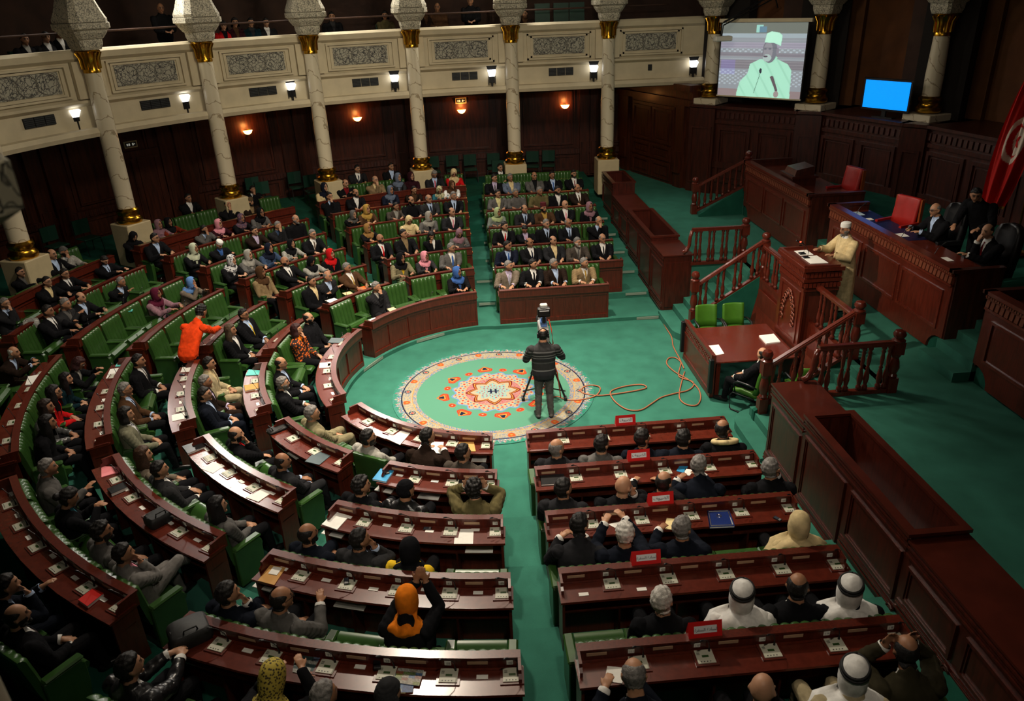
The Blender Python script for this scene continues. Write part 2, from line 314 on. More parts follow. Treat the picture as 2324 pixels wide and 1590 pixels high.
def person(loc, rz, hair, fac, jacket, shirt, tie, pose, label, lean=(0, 0), hyaw=0, hpitch=0, stand=False, vox=.0125, ratio=.55, female=False, trousers=None, group=None, scale=1.0, robe=None, hands=None, hh=1.22, hsc=1.05, skin=None, twist=0, desk=True):
    S = scale * 1.05; zp = .93 if stand else max(.33, hh / S - .70)
    sk = np.array(skin or random.choice([(.40, .215, .125), (.36, .185, .105), (.44, .245, .15), (.31, .155, .085)]))
    lx, ly = lean; L2 = math.hypot(lx, ly)
    def sp(t):                              # spine centre at height t above the pelvis
        q = max(t, 0) / .69; b = np.interp(t, [-.1, 0, .2, .4, .55, .69], [0, 0, -.03, -.035, -.02, .01]) if not stand else np.interp(t, [-.1, 0, .2, .4, .55, .69], [0, 0, .01, -.015, -.01, .02])
        return V3(lx * q ** 1.3, b + ly * q ** 1.3, zp + t - .35 * L2 * L2 * q)
    tw = np.array(((math.cos(twist), -math.sin(twist), 0), (math.sin(twist), math.cos(twist), 0), (0, 0, 1)))
    def frame(t, x, y): return sp(t) + tw @ V3(x, y, 0) if t > .15 else sp(t) + V3(x, y, 0)
    wf = .9 if female else 1.0
    nm = NM(); N = 20; q = np.arange(N) * 2 * PI / N; rs = []
    for t, hw, hf, hb in TR:
        c, s_ = np.cos(q), np.sin(q); X = hw * wf * np.sign(c) * np.abs(c) ** .85; Y = np.where(s_ > 0, hf, hb) * np.sign(s_) * np.abs(s_) ** .85
        rs.append(np.stack([frame(t, x, y) for x, y in zip(X, Y)]))
    nm.rings(rs)
    H = sp(.69) + V3(0, .01, .0); HR = rotm(hyaw, hpitch)
    nm.tube([sp(.5), sp(.6), H + HR @ V3(0, -.02, -.06)], [.056, .054, .056], 10)
    # head
    hs = []
    for i in range(13):
        ph = -PI / 2 + PI * i / 12; z = .118 * math.sin(ph); k = max(math.cos(ph), .05); kk = 1 - .22 * max(0, -z / .118) ** 1.2
        a = np.arange(16) * 2 * PI / 16; ring = np.stack([.08 * k * kk * np.sin(a), .096 * k * np.cos(a) * np.where(np.cos(a) > 0, 1.0, 1 - .35 * max(0, -z / .118)) + .006 * (z < -.03) , np.full(16, z)], -1); hs.append(H + hsc * ring @ HR.T)
    nm.rings(hs)
    def hp(x, y, z): return H + HR @ V3(x, y, z) * hsc
    nm.tube([hp(0, .086, .02), hp(0, .1, -.012), hp(0, .101, -.026)], [.008, .012, .015], 6); nm.tube([hp(-.035, .078, .03), hp(0, .086, .032), hp(.035, .078, .03)], [.011, .012, .011], 6)
    nm.tube([hp(0, .068, -.1), hp(0, .072, -.102)], [.024, .02], 7); nm.tube([hp(-.018, .081, -.056), hp(.018, .081, -.056)], [.011, .011], 6)
    for s in (-1, 1): nm.tube([hp(s * .077, -.006, .022), hp(s * .084, -.014, .0), hp(s * .078, -.002, -.03)], [.012, .014, .009], 6)
    # arms
    arms = []
    prm = dict(D=((.15, .50, .80), (.14, .49, .80)), L=((.1, .3, .64), (.1, .29, .655)), C=((-.07, .27, .86), (-.07, .25, .82)), H=((.05, None, 0), ((.12, .48, .8) if desk else (.08, .3, .66))), W=((.1, .5, .81), (.17, .46, .81)), B=((.06, None, .06), (.06, None, .06)), R=((.12, .5, .92), (.14, .48, .86)), P=((.07, .36, .76), (.07, .36, .75)), G=((.24, .38, .8), (.1, .3, .66)), K=((.1, .3, .66), (.1, .3, .66)))
    pz = {'WH': 'H', 'HK': 'H', 'B2': 'B', 'Lh': 'L'}.get(pose, pose)
    dz = zp - .52 if stand else 0
    for s, tg in ((1, (prm.get(pz) or prm['L'])[0]), (-1, (prm.get(pz) or prm['L'])[1])):
        Sh = frame(.44, s * .218 * wf, -.005)
        x, y, z = tg
        if hands: W_ = V3(*hands[0 if s > 0 else 1])
        elif y is None:
            W_ = H + V3(s * x + .0, .12, -.16 + z * 1.5) if pose not in ('B', 'B2') else H + (V3(s * .115, .1, -.04) if pose == 'B' else V3(s * .05 + .1, .19, .04))
            if pose in ('H', 'HK', 'WH'): W_ = H + HR @ V3(.05, .13, -.17)
        else:
            zz = z + dz if stand else (zp + .12 if z < .7 else (.815 / S if z < .83 else z)); W_ = V3(s * x, y if z < .7 or stand else y / S, zz) + (V3(0, 0, 0) if stand else V3(random.uniform(-.045, .045), random.uniform(-.05, .02), random.uniform(0, .012)))
        if pz == 'Lh' or pose == 'Lh': W_ = V3(s * .07, .42, .74)
        a1, a2 = .29, .255; d = W_ - Sh; D = np.linalg.norm(d)
        if D > a1 + a2 - .01: W_ = Sh + d / D * (a1 + a2 - .01); D = a1 + a2 - .01; d = W_ - Sh
        pole = unit(V3(s * .55, -.5, -.75) if pz not in ('B',) else V3(s * .75, .1, -.75)); dn = d / D; ca = (a1 * a1 + D * D - a2 * a2) / (2 * a1 * D); pl = unit(pole - dn * (pole @ dn)); E_ = Sh + dn * a1 * ca + pl * a1 * math.sqrt(max(0, 1 - ca * ca))
        nm.tube([Sh, Sh * .5 + E_ * .5, E_], [.074 * wf, .066 * wf, .056 * wf], 10); nm.tube([E_, E_ * .45 + W_ * .55, W_], [.055 * wf, .048 * wf, .037], 10)
        fd = unit(W_ - E_)
        if pz in ('L', 'D', 'K', 'P', 'C'): fd = unit(fd + V3(-s * .55, .25, -.1 if pz != 'D' else -.35))
        elif pz == 'W' or pz == 'R': fd = unit(fd + V3(-s * .2, .5, -.1))
        elif y is None and pose in ('H', 'HK', 'WH') and s > 0: fd = unit(H + HR @ V3(.02, .1, -.06) - W_)
        elif pose in ('B', 'B2'): fd = unit(V3(-s * .3, -.1 if pose == 'B' else .2, 1))
        up = V3(0, 0, 1) if abs(fd[2]) < .8 else V3(0, -1, 0); sd = unit(np.cross(fd, up)); pn = np.cross(sd, fd); pn = -pn if pn[2] > 0 else pn      # palm side
        k = .9 if female else 1
        nm.tube([W_, W_ + fd * .03], [.026 * k, .027 * k], 8)
        c0 = W_ + fd * .035; pr = []
        for u_, w_, h_ in ((-.01, .026, .016), (.02, .036, .018), (.05, .041, .017), (.068, .038, .013)): a = np.arange(10) * 2 * PI / 10; pr.append(c0 + fd * u_ * k + np.cos(a)[:, None] * sd * w_ * k + np.sin(a)[:, None] * pn * h_ * k)
        nm.rings(pr)
        curl = {'D': .35, 'W': .7, 'C': .3, 'B': .3, 'G': .25}.get(pz, .55)
        for j, ln in enumerate((.068, .078, .072, .055)):
            b = c0 + fd * .062 * k + sd * (.03 - .02 * j) * k * (1 if s > 0 else -1); f1 = unit(fd + pn * curl * .5 + sd * (.1 - .07 * j) * (1 if s > 0 else -1)); f2 = unit(fd + pn * (curl * 1.6)); m1 = b + f1 * ln * .5; nm.tube([b - fd * .012, b, m1, m1 + f2 * ln * .5], [.0095, .0095, .009, .0075], 6)
        tb = c0 + fd * .005 + sd * .03 * (1 if s > 0 else -1); td = unit(fd * .7 + sd * .6 * (1 if s > 0 else -1) + pn * .3); nm.tube([tb - td * .015, tb + td * .03, tb + td * .035 + unit(td + fd) * .026], [.0125, .011, .009], 6)
        arms.append((Sh, E_, W_, fd))
    # legs
    legs = []
    for s in (-1, 1):
        if stand: hp_, kn, an = V3(s * .085, 0, .93), V3(s * .1, .02, .5), V3(s * .115, -.03, .09)
        else:
            hp_, kn, an = V3(s * .1, .0, .48), V3(s * .13, .41, .47), V3(s * .11, .42, .1)
            if pose in ('HK', 'K') and s > 0: kn, an = V3(.06, .46, .63), V3(-.12, .78, .36)
            elif pose in ('L', 'K', 'G', 'HK', 'P') and s < 0 or pose == 'L': an = V3(s * .12, .5, .1); kn = V3(s * .14, .43, .49)
        nm.tube([hp_, hp_ * .5 + kn * .5, kn], [.092, .08, .064], 12); nm.tube([kn, kn * .6 + an * .4, an], [.06, .058, .046], 10)
        fdv = unit(V3(s * .2, 1, -.05)) if not (pose == 'HK' and s > 0) else unit(V3(0, .8, -.45)); nm.tube([an + V3(0, -.03, -.045), an + fdv * .08 + V3(0, 0, -.045), an + fdv * .19 + V3(0, 0, -.055)], [.04, .045, .034], 8); legs.append((hp_, kn, an, fdv))
    co, no, tr = remesh(nm, vox, ratio)
    # ---- which region every vertex belongs to
    n = len(co); dist = np.full((n, 6), 9.0)           # 0 head 1 torso 2 arm 3 hand 4 leg 5 foot
    hl = (co - H) @ HR / hsc
    dist[:, 0] = (np.sqrt((hl[:, 0] / .08) ** 2 + (hl[:, 1] / .1) ** 2 + (hl[:, 2] / .122) ** 2) - 1) * .09
    dn_, _ = segd(co, sp(.545), H + HR @ V3(0, -.02, -.05)); dist[:, 0] = np.minimum(dist[:, 0], dn_ - .06)
    ts = np.linspace(-.1, .54, 26); cs = np.stack([sp(t) for t in ts]); hw = np.interp(ts, [a[0] for a in TR], [a[1] for a in TR]) * wf; hd = np.interp(ts, [a[0] for a in TR], [(a[2] + a[3]) / 2 for a in TR])
    dv = co[:, None, :] - cs[None]; dd = np.sqrt((dv[..., 0] / hw) ** 2 + (dv[..., 1] / hd) ** 2 + (dv[..., 2] / .03) ** 2); ti = dd.argmin(1); loc_t = ts[ti] + np.clip(dv[np.arange(n), ti, 2], -.02, .02); dist[:, 1] = (np.sqrt((dv[np.arange(n), ti, 0] / hw[ti]) ** 2 + (dv[np.arange(n), ti, 1] / hd[ti]) ** 2) - 1) * hd[ti] + np.maximum(0, np.abs(dv[np.arange(n), ti, 2]) - .03) - .004
    tx = dv[np.arange(n), ti, 0] * math.cos(twist) + dv[np.arange(n), ti, 1] * math.sin(twist); ty = -dv[np.arange(n), ti, 0] * math.sin(twist) + dv[np.arange(n), ti, 1] * math.cos(twist)
    cuffs = []
    for Sh, E_, W_, fd in arms:
        d1, _ = segd(co, Sh, E_); d2, t2 = segd(co, E_, W_); dist[:, 2] = np.minimum(dist[:, 2], np.minimum(d1 - .068, d2 - .047)); d3, t3 = segd(co, W_ + unit(W_ - E_) * .012, W_ + fd * .17); dist[:, 3] = np.minimum(dist[:, 3], np.where(t3 > 0, d3 - .05, d3 - .015)); cuffs.append((t2 > .93) & (d2 < .06))
    for hp_, kn, an, fdv in legs:
        d1, t1 = segd(co, hp_, kn); d2, _ = segd(co, kn, an); dist[:, 4] = np.minimum(dist[:, 4], np.minimum(np.where(t1 > .12, d1 - .085, d1 - .06), d2 - .056)); d3, _ = segd(co, an + V3(0, 0, -.045), an + fdv * .2 + V3(0, 0, -.055)); dist[:, 5] = np.minimum(dist[:, 5], d3 - .045)
    lab = dist.argmin(1); lab[(lab == 1) & (loc_t < -.02) & ~np.array(False)] = 1
    fl = lab[tr]; L = np.where(fl[:, 0] == fl[:, 1], fl[:, 0], np.where(fl[:, 1] == fl[:, 2], fl[:, 1], fl[:, 2]))
    fm = lambda a: a[tr].mean(1)
    # ---- skin colour with brows, eyes, lips
    cols = np.tile(sk, (n, 1)); x, y, z = hl.T; fr = (y > .045) & (np.abs(x) < .075) & (lab == 0); hk = hair.split(':')[0]
    hc = np.array(HAIRC['g'] if ('g' in hair[:2] and hk in ('g', 'bg', 'wg')) else HAIRC['d'])
    cols[fr & (np.abs(z - .03) < .009) & (np.abs(np.abs(x) - .03) < .02)] = hc * .8 + sk * .12
    cols[fr & (np.abs(z - .01) < .009) & (np.abs(np.abs(x) - .03) < .014)] = (.035, .02, .015); cols[fr & (np.abs(z - .0) < .022) & (np.abs(np.abs(x) - .032) < .026) & (cols[:, 0] > .2)] = sk * .72
    cols[fr & (np.abs(z + .056) < .009) & (np.abs(x) < .026)] = sk * np.array((.75, .5, .5))
    if 'mu' in fac: cols[fr & (np.abs(z + .04) < .008) & (np.abs(x) < .032)] = hc
    if hk in ('d', 'b', 'cur', 'g') and not female: cols[(lab == 0) & (z < -.04) & (y > .0) & (cols[:, 0] > .2)] = sk * .8
    hl_z = z
    body = npmesh('person', co, tr, SKINM, None, cols); body.location = loc; body.rotation_euler = (0, 0, rz); body.scale = (S, S, S); tag(body, label, 'person', group)
    # ---- clothes
    tz_, tx_, ty_ = fm(loc_t), fm(tx), fm(ty); top = (L == 1) | (L == 2); V_ = np.zeros(len(tr), bool); neck = (L == 0) & (fm(((co - sp(.53)) @ V3(0, 0, 1))) < .028) & (fm(z) < -.095)
    if jacket != shirt:
        vw = np.interp(tz_, [.2, .47, .53], [.0, .062, .075]); V_ = (L == 1) & (ty_ > .02) & (tz_ > .2) & (np.abs(tx_) < vw)
    if tie != '-' and not female:
        T_ = V_ & (np.abs(tx_) < np.interp(tz_, [.2, .45, .5], [.03, .022, .016])) & (tz_ < .5)
        submesh('tie', co, no, tr, T_, .011, fabric(tie), body)
    shm = V_ | neck
    if hair.startswith('H:') or female: shm = V_ | neck
    submesh('shirt', co, no, tr, shm, .006, fabric(shirt if shirt != '-' else jacket), body)
    if shirt in ('white', 'lblue', 'lilac', 'cream') and vox < .012 and not stand:
        for cu in cuffs: submesh('shirt_cuff', co, no, tr, (L == 2) & (fm(cu.astype(float)) > .6), .016, fabric(shirt), body)
    vwv = np.interp(loc_t, [.2, .47, .53], [.0, .062, .075]); lap = (lab == 1) & (ty > .02) & (loc_t > .2) & (np.abs(np.abs(tx) - vwv - .015) < .022)
    fold = .0035 * np.sin(co[:, 0] * 55 + co[:, 2] * 70) * np.sin(co[:, 1] * 60 - co[:, 2] * 35)
    submesh('jacket' if not female else 'coat', co, no, tr, top & ~V_, .013 + .006 * lap + fold * (lab == 2) + fold * .6, fabric(jacket), body, .75)
    submesh('trousers' if not female else 'skirt_trousers', co, no, tr, L == 4, .006 + fold, fabric(trousers or (jacket if jacket in ('black', 'charcoal', 'navy', 'dnavy', 'mgrey', 'beige', 'beigeolive', 'dbrown') else 'black')), body)
    submesh('shoes', co, no, tr, L == 5, .004, mat('shoe_leather', (.008, .007, .007), .35), body)
    # ---- hair and headgear
    fx_, fy_, fz_ = fm(x), fm(y), fm(z); headf = (L == 0)
    thr = np.where(fy_ > .05, .066, np.where(fy_ > -.012, .012 + (fy_ + .012) * .75, -.07)); cap = headf & (fz_ > thr) & ~((np.abs(fx_) > .072) & (fz_ < .02) & (fy_ > -.03))
    jig = .004 * np.sin(x * 150) * np.sin(y * 130) + .003 * np.sin(z * 170)
    if hk in ('d', 'g', 'w', 'cur', 'wg'): submesh('hair', co, no, tr, cap, (.012 if hk != 'cur' else .02) + jig * (1 if hk != 'cur' else 2.2), hairmat({'cur': 'd', 'wg': 'w'}.get(hk, hk)), body, .15)
    elif hk in ('b', 'bg', 'wr'): submesh('hair', co, no, tr, cap & ~(((fx_ / .064) ** 2 + ((fy_ - .03) / .1) ** 2 < 1) & (fz_ > .03)) & ~((fy_ > .05)), .007 + jig * .5, hairmat({'b': 'd', 'bg': 'g', 'wr': 'w'}[hk]), body, .2)
    elif hk in ('L', 'bob', 'bun'):
        kc = hair.split(':')[1] if ':' in hair else 'd'; submesh('hair', co, no, tr, cap, .02 + jig, hairmat(kc), body, .2); hm = hairmat(kc)
        if hk == 'bun': o = MB().lathe([(0, -.05), (.035, -.035), (.05, 0), (.035, .035), (0, .05)], n=12).xf(Matrix.Translation(Vector(hp(0, -.125, .02)))).build('hair_bun', hm, body, True)
        else:
            zl = -.115 if hk == 'bob' else -.27; rs = []; nn = 22
            for zz in np.linspace(.1, zl, 9):
                k = math.sqrt(max(.05, 1 - (max(zz, 0) / .15) ** 2)); a = np.linspace(R(62), R(298), nn); wv = 1 + .04 * np.sin(a * 9 + zz * 30); rr = np.stack([np.sin(a) * (.094 + .02 * (zz < -.05)) * k * wv, np.cos(a) * (.112 + .0 * zz) * k * wv - .008, np.full(nn, zz)], -1); rs.append(H + hsc * rr @ (HR if zz > -.12 else rotm(hyaw * .6, 0)).T)
            v = np.concatenate(rs); f = [(i * nn + j, i * nn + j + 1, (i + 1) * nn + j + 1, (i + 1) * nn + j) for i in range(len(rs) - 1) for j in range(nn - 1)]; npmesh('long_hair', v, f, hm, body)
    elif hk == 'bean': submesh('beanie', co, no, tr, headf & (fz_ > np.where(fy_ > .0, .04, -.045)), .016 + .002 * np.sin(z * 300), fabric(hair.split(':')[1]), body, .8)
    if hk in ('kufi', 'fez', 'cap'):
        submesh('hair', co, no, tr, cap & (fz_ < .06), .006, hairmat('g' if hk == 'kufi' else 'd'), body, .2)
        pr = {'kufi': [(.088, .05), (.09, .08), (.084, .118), (.06, .135), (0, .14)], 'fez': [(.088, .055), (.087, .1), (.082, .15), (.07, .158), (0, .158)], 'cap': [(.09, .04), (.1, .07), (.098, .115), (.06, .14), (0, .142)]}[hk]
        mb = MB().lathe([(r_, z_) for r_, z_ in pr], n=22); mb.v = [tuple(H + hsc * HR @ V3(a * .92, b * 1.1 - .004, c)) for a, b, c in mb.v]; mb.build({'kufi': 'white_cap', 'fez': 'red_fez', 'cap': 'flat_cap'}[hk], mat({'kufi': 'white_wool', 'fez': 'dark_red_felt', 'cap': 'brown_wool'}[hk], {'kufi': (.72, .72, .68), 'fez': (.09, .006, .01), 'cap': (.1, .065, .03)}[hk], .9, bump=.5, bscale=80), body, 'auto')
    if 'be' in fac or 'Wb' in fac: submesh('beard', co, no, tr, headf & (fz_ < np.where(np.abs(fx_) > .05, -.01, -.066)) & (fy_ > -.005) & (fz_ > -.14), .007 + jig * .6, hairmat('w' if 'Wb' in fac or hk in ('wg',) else ('g' if hk in ('g', 'bg', 'kufi') else 'd')), body, .3)
    if hk in ('H', 'kef'):
        c_ = hair.split(':')[1] if hk == 'H' else 'white'; nn = 36; a = np.arange(nn) * 2 * PI / nn; rs = []; kz = []
        Kf = hk == 'kef'
        for zz, rx_, rf, rb in ((.1405, .001, .001, .001), (.132, .045, .05, .05), (.105, .075, .085, .09), (.06, .092, .104, .112), (.01, .097, .11, .118), (-.04, .098, .108, .12), (-.085, .092, .098, .112), (-.118, .085, .088, .104)):
            w_ = 1 + .012 * np.sin(a * 7 + zz * 40); rr = np.stack([np.sin(a) * rx_ * w_, np.cos(a) * np.where(np.cos(a) > 0, rf, rb) * w_, np.full(nn, zz)], -1); rs.append(H + hsc * rr @ HR.T); kz.append(zz)
        big = Kf or (hk == 'H' and c_ == 'cream' and 'Y' in fac)
        for t, rx_, rf, rb in (((.54, .108, .1, .12), (.508, .165, .122, .158), (.475, .185, .155, .128), (.4, .16, .17, .09)) if not big else ((.56, .125, .11, .14), (.52, .22, .14, .17), (.44, .31, .19, .2), (.34, .335, .22, .22), (.22, .34, .235, .23), (.12, .34, .24, .23))):
            w_ = 1 + .035 * np.sin(a * 6 + t * 30) + .02 * np.sin(a * 13); rr = np.stack([np.sin(a) * rx_ * w_, np.cos(a) * np.where(np.cos(a) > 0, rf, rb) * w_, .015 * np.sin(a * 5)], -1); rs.append(sp(t) + rr @ tw.T); kz.append(-.3)
        v = np.concatenate(rs); f = []
        for i in range(len(rs) - 1):
            for j in range(nn):
                am = (a[j] + PI / nn); am = am - 2 * PI if am > PI else am; zm = (kz[i] + kz[i + 1]) / 2
                if kz[i + 1] > -.13 and abs(am) < R(46) * math.sqrt(max(0, 1 - ((zm + .01) / .098) ** 2)) and -.105 < zm < .085: continue
                f.append((i * nn + j, i * nn + (j + 1) % nn, (i + 1) * nn + (j + 1) % nn, (i + 1) * nn + j))
        npmesh('headscarf' if not Kf else 'keffiyeh', v, f, fabric(c_), body)
        if Kf:
            m_ = MB()
            for zz, k in ((.088, 1.0), (.066, 1.06)): m_.tube([tuple(H + hsc * HR @ V3(.085 * k * math.sin(b), .1 * k * math.cos(b) - .006, zz + .012 * math.cos(b))) for b in np.linspace(0, 2 * PI, 25)], .012, 6)
            m_.build('agal_cord', mat('black_cord', (.006, .006, .006), .7), body, True)
    if 'G' in fac.split('+') or fac == 'G':
        m_ = MB()
        for s in (-1, 1):
            m_.tube([tuple(hp(s * .033 + .024 * math.cos(b), .104 - .012 * abs(math.cos(b)) * (1 if math.cos(b) * s > 0 else 0), .008 + .017 * math.sin(b))) for b in np.linspace(0, 2 * PI, 13)], .0028, 4); m_.tube([tuple(hp(s * .057, .09, .012)), tuple(hp(s * .083, .0, .014))], .0028, 4)
        m_.tube([tuple(hp(-.01, .106, .012)), tuple(hp(.01, .106, .012))], .0028, 4); m_.build('glasses', mat('spectacle_frame', (.02, .015, .012), .3), body)
    if robe:                                   # long robe falling from the shoulders
        rs = []; nn = 28; a = np.arange(nn) * 2 * PI / nn
        for t, rx_, ry_ in ((.52, .1, .085), (.47, .2, .12), (.4, .225, .15), (.25, .225, .17), (0, .235, .19), (-.3, .25, .2), (-.6, .265, .21), (-.86, .275, .22)):
            w_ = 1 + (.05 if t < .2 else .015) * np.sin(a * 9 + t * 3); c_ = sp(max(t, -.1)); rs.append(V3(c_[0], c_[1], zp + t) + np.stack([np.sin(a) * rx_ * w_, np.cos(a) * ry_ * w_, 0 * a], -1))
        v = np.concatenate(rs); f = [(i * nn + j, i * nn + (j + 1) % nn, (i + 1) * nn + (j + 1) % nn, (i + 1) * nn + j) for i in range(len(rs) - 1) for j in range(nn)]; npmesh('robe', v, f, fabric(robe), body)
        for Sh, E_, W_, fd in arms:
            s_ = NM(); e2 = E_ + V3(0, 0, -.02); s_.tube([Sh, E_, W_ - unit(W_ - E_) * .03], [.085, .09, .075], 14, False); npmesh('robe_sleeve', np.concatenate(s_.v), np.array([q_ for q_ in s_.f if len(q_) == 4]), fabric(robe), body)
    return body
HW = {'d': 'dark haired', 'g': 'grey haired', 'b': 'balding', 'bg': 'balding grey', 'B': 'bald', 'wr': 'bald white haired', 'wg': 'white haired', 'cur': 'curly haired', 'kufi': 'white capped', 'fez': 'dark red fezzed', 'cap': 'brown capped'}
def describe(hair, fac, jacket, shirt, tie, pose):
    hk = hair.split(':')[0]
    if hk == 'H': return f'woman in {cw(hair.split(":")[1])} headscarf, {cw(jacket)} coat'
    if hk in ('L', 'bob', 'bun'): return f'{ {"L": "long", "bob": "short", "bun": "tied"}[hk] } haired woman in {cw(jacket)}' + (', glasses' if fac == 'G' else '')
    if hk == 'kef': return 'man in white keffiyeh with black cord'
    if hk == 'bean': return f'man in {cw(hair.split(":")[1])} knitted hat, {cw(jacket)} jacket'
    s = f'{HW[hk]} man in {cw(jacket)}'
    if tie != '-': s += f', {cw(tie)} tie'
    elif 'be' in fac: s += ', bearded'
    elif fac == 'G': s += ', glasses'
    return s
TARGET = np.array((6.75, .15, 2.9))
def aim(P, rz, hair, pose, w=1.0):
    d = TARGET - P; yaw = math.atan2(-d[0], d[1]) - rz; yaw = (yaw + PI) % (2 * PI) - PI
    yaw = max(-R(68), min(R(68), yaw)) + random.uniform(-.12, .12); return yaw, .06
LIST = []
def crowd(text):
    rows = {}
    for l in text.strip().split('\n'):
        t = l.split(); b, k = t[0][0], int(t[0][1]); qx, qy = float(t[1]), float(t[2]); zt = tz(k)
        best = None
        for h in (1.2, 1.17, 1.14, 1.11, 1.08):
            d = Vector(rx) * (qx - 1162) - Vector(ux) * (qy - 795) + Vector(fx) * FPX; s = (zt + h - CAM[2]) / d.z; P = Vector(CAM) + d * s
            r = abs(P.y) if b in 'NS' else math.hypot(P.x - O[0], P.y - O[1]); dd = r - Rk(b, k)
            if best is None or abs(dd - .88) < abs(best[1] - .88) - .02: best = (h, dd, P.copy())
            if dd > .8: break
        h, dd, P = best; u = P.x if b in 'NS' else math.degrees(math.atan2(P.y - O[1], P.x - O[0])) % 360
        dmin = .6 if t[7] in ('W', 'WH', 'D', 'B', 'R') else .72
        if k >= 5 and b in 'DE': dmin = .55
        if k == 7: dmin = .45
        LIST.append([b, k, u, max(dmin, min(1.02 if k < 7 else .7, dd)), h, t[3:]]); rows.setdefault((b, k), []).append(LIST[-1])
    for (b, k), L in rows.items():
        if has(b, k):
            su = seat_u(b, k); um = (1 if b in 'NS' else 1 / R(1) / (Rk(b, k) + .9)); pts = []
            for e in L:
                i = min(range(len(su)), key=lambda j: abs(su[j] - e[2])); OCC[(b, k, i)] = True
                dlt = (e[2] - su[i]) / um
                if abs(dlt) > .17: e[2] = su[i] + math.copysign(.17, dlt) * um + (dlt - math.copysign(.17, dlt)) * um * .45
        fn = path(b, k) if k < 9 else None; pts = [fn(e[2], e[3], 1.2) for e in L]
        for i, e in enumerate(L): e.append(rank(pts, i) if len(L) > 1 else 'alone')
def build_crowd():
    for b, k, u, d, h, (hair, fac, jacket, shirt, tie, pose), rk in LIST:
        fn = path(b, k); rz = inward(b, u); rz = rz if b in 'NS' else rz
        hip_d = .95 if k < 7 else .74; base = Vector(fn(u, hip_d, 0)); head = Vector(fn(u, d, 0)); fwd = hip_d - d - .02
        female = hair.split(':')[0] in ('H', 'L', 'bob', 'bun'); sc = (h / 1.2) * (.985 if female else 1.0)
        yaw, pit = aim(np.array((head.x, head.y, tz(k) + h)), rz, hair, pose); lx = random.uniform(-.06, .06)
        if pose in ('W', 'WH'): pit = -.55; yaw *= .2
        if pose == 'R': pit = -.4; yaw *= .2
        if pose == 'P': pit = -.35; yaw *= .3
        if pose in ('B', 'B2'): yaw *= .3
        if jacket == 'yellow' or hair == 'H:cream' and b == 'S': yaw *= .5
        near = b in 'SAFB' or (b, k) in (('D', 2), ('C', 1), ('N', 1))
        tw_ = max(-.3, min(.3, yaw * .22)); lb = describe(hair, fac, jacket, shirt, tie, pose)
        where = f'{RN(k)} row of {BN[b].replace(" block", "")} block' if k < 9 else ''
        lb = f'{lb}, {rk}, {where}' if rk != 'alone' else f'{lb}, {where}'
        lb = ' '.join(lb.split()[:16])
        f2 = fac + ('Y' if (b == 'S' and hair == 'H:cream') else '')
        if b in 'SA' and d < .75: fwd += .02
        who = person(tuple(base), rz, hair, f2, jacket, shirt, tie, pose, lb, (lx, fwd), yaw - tw_ * .0, pit, False, .0095 if near else .0135, .5 if near else .6, female, scale=sc * {'S': 1.1, 'A': 1.07, 'F': 1.03}.get(b, 1), hh=1.2 * sc * random.uniform(.99, 1.01), hsc={'S': 1.13, 'A': 1.1}.get(b, 1.06), desk=d < .85, twist=tw_, group='members seated in the house')
        if b == 'S' and k == 1 and shirt == 'cream':
            zc = who.data.vertices[0].co.z * 0 + 1.2 * sc / who.scale.x - .175
            MB().tube([(.15 * math.cos(q), fwd * .75 - .02 + .125 * math.sin(q), zc - .06 * math.sin(q)) for q in np.linspace(-2.6, 5.7 - 1.0, 22)], .036, 8).build('shawl_collar', fabric('cream'), who, True)
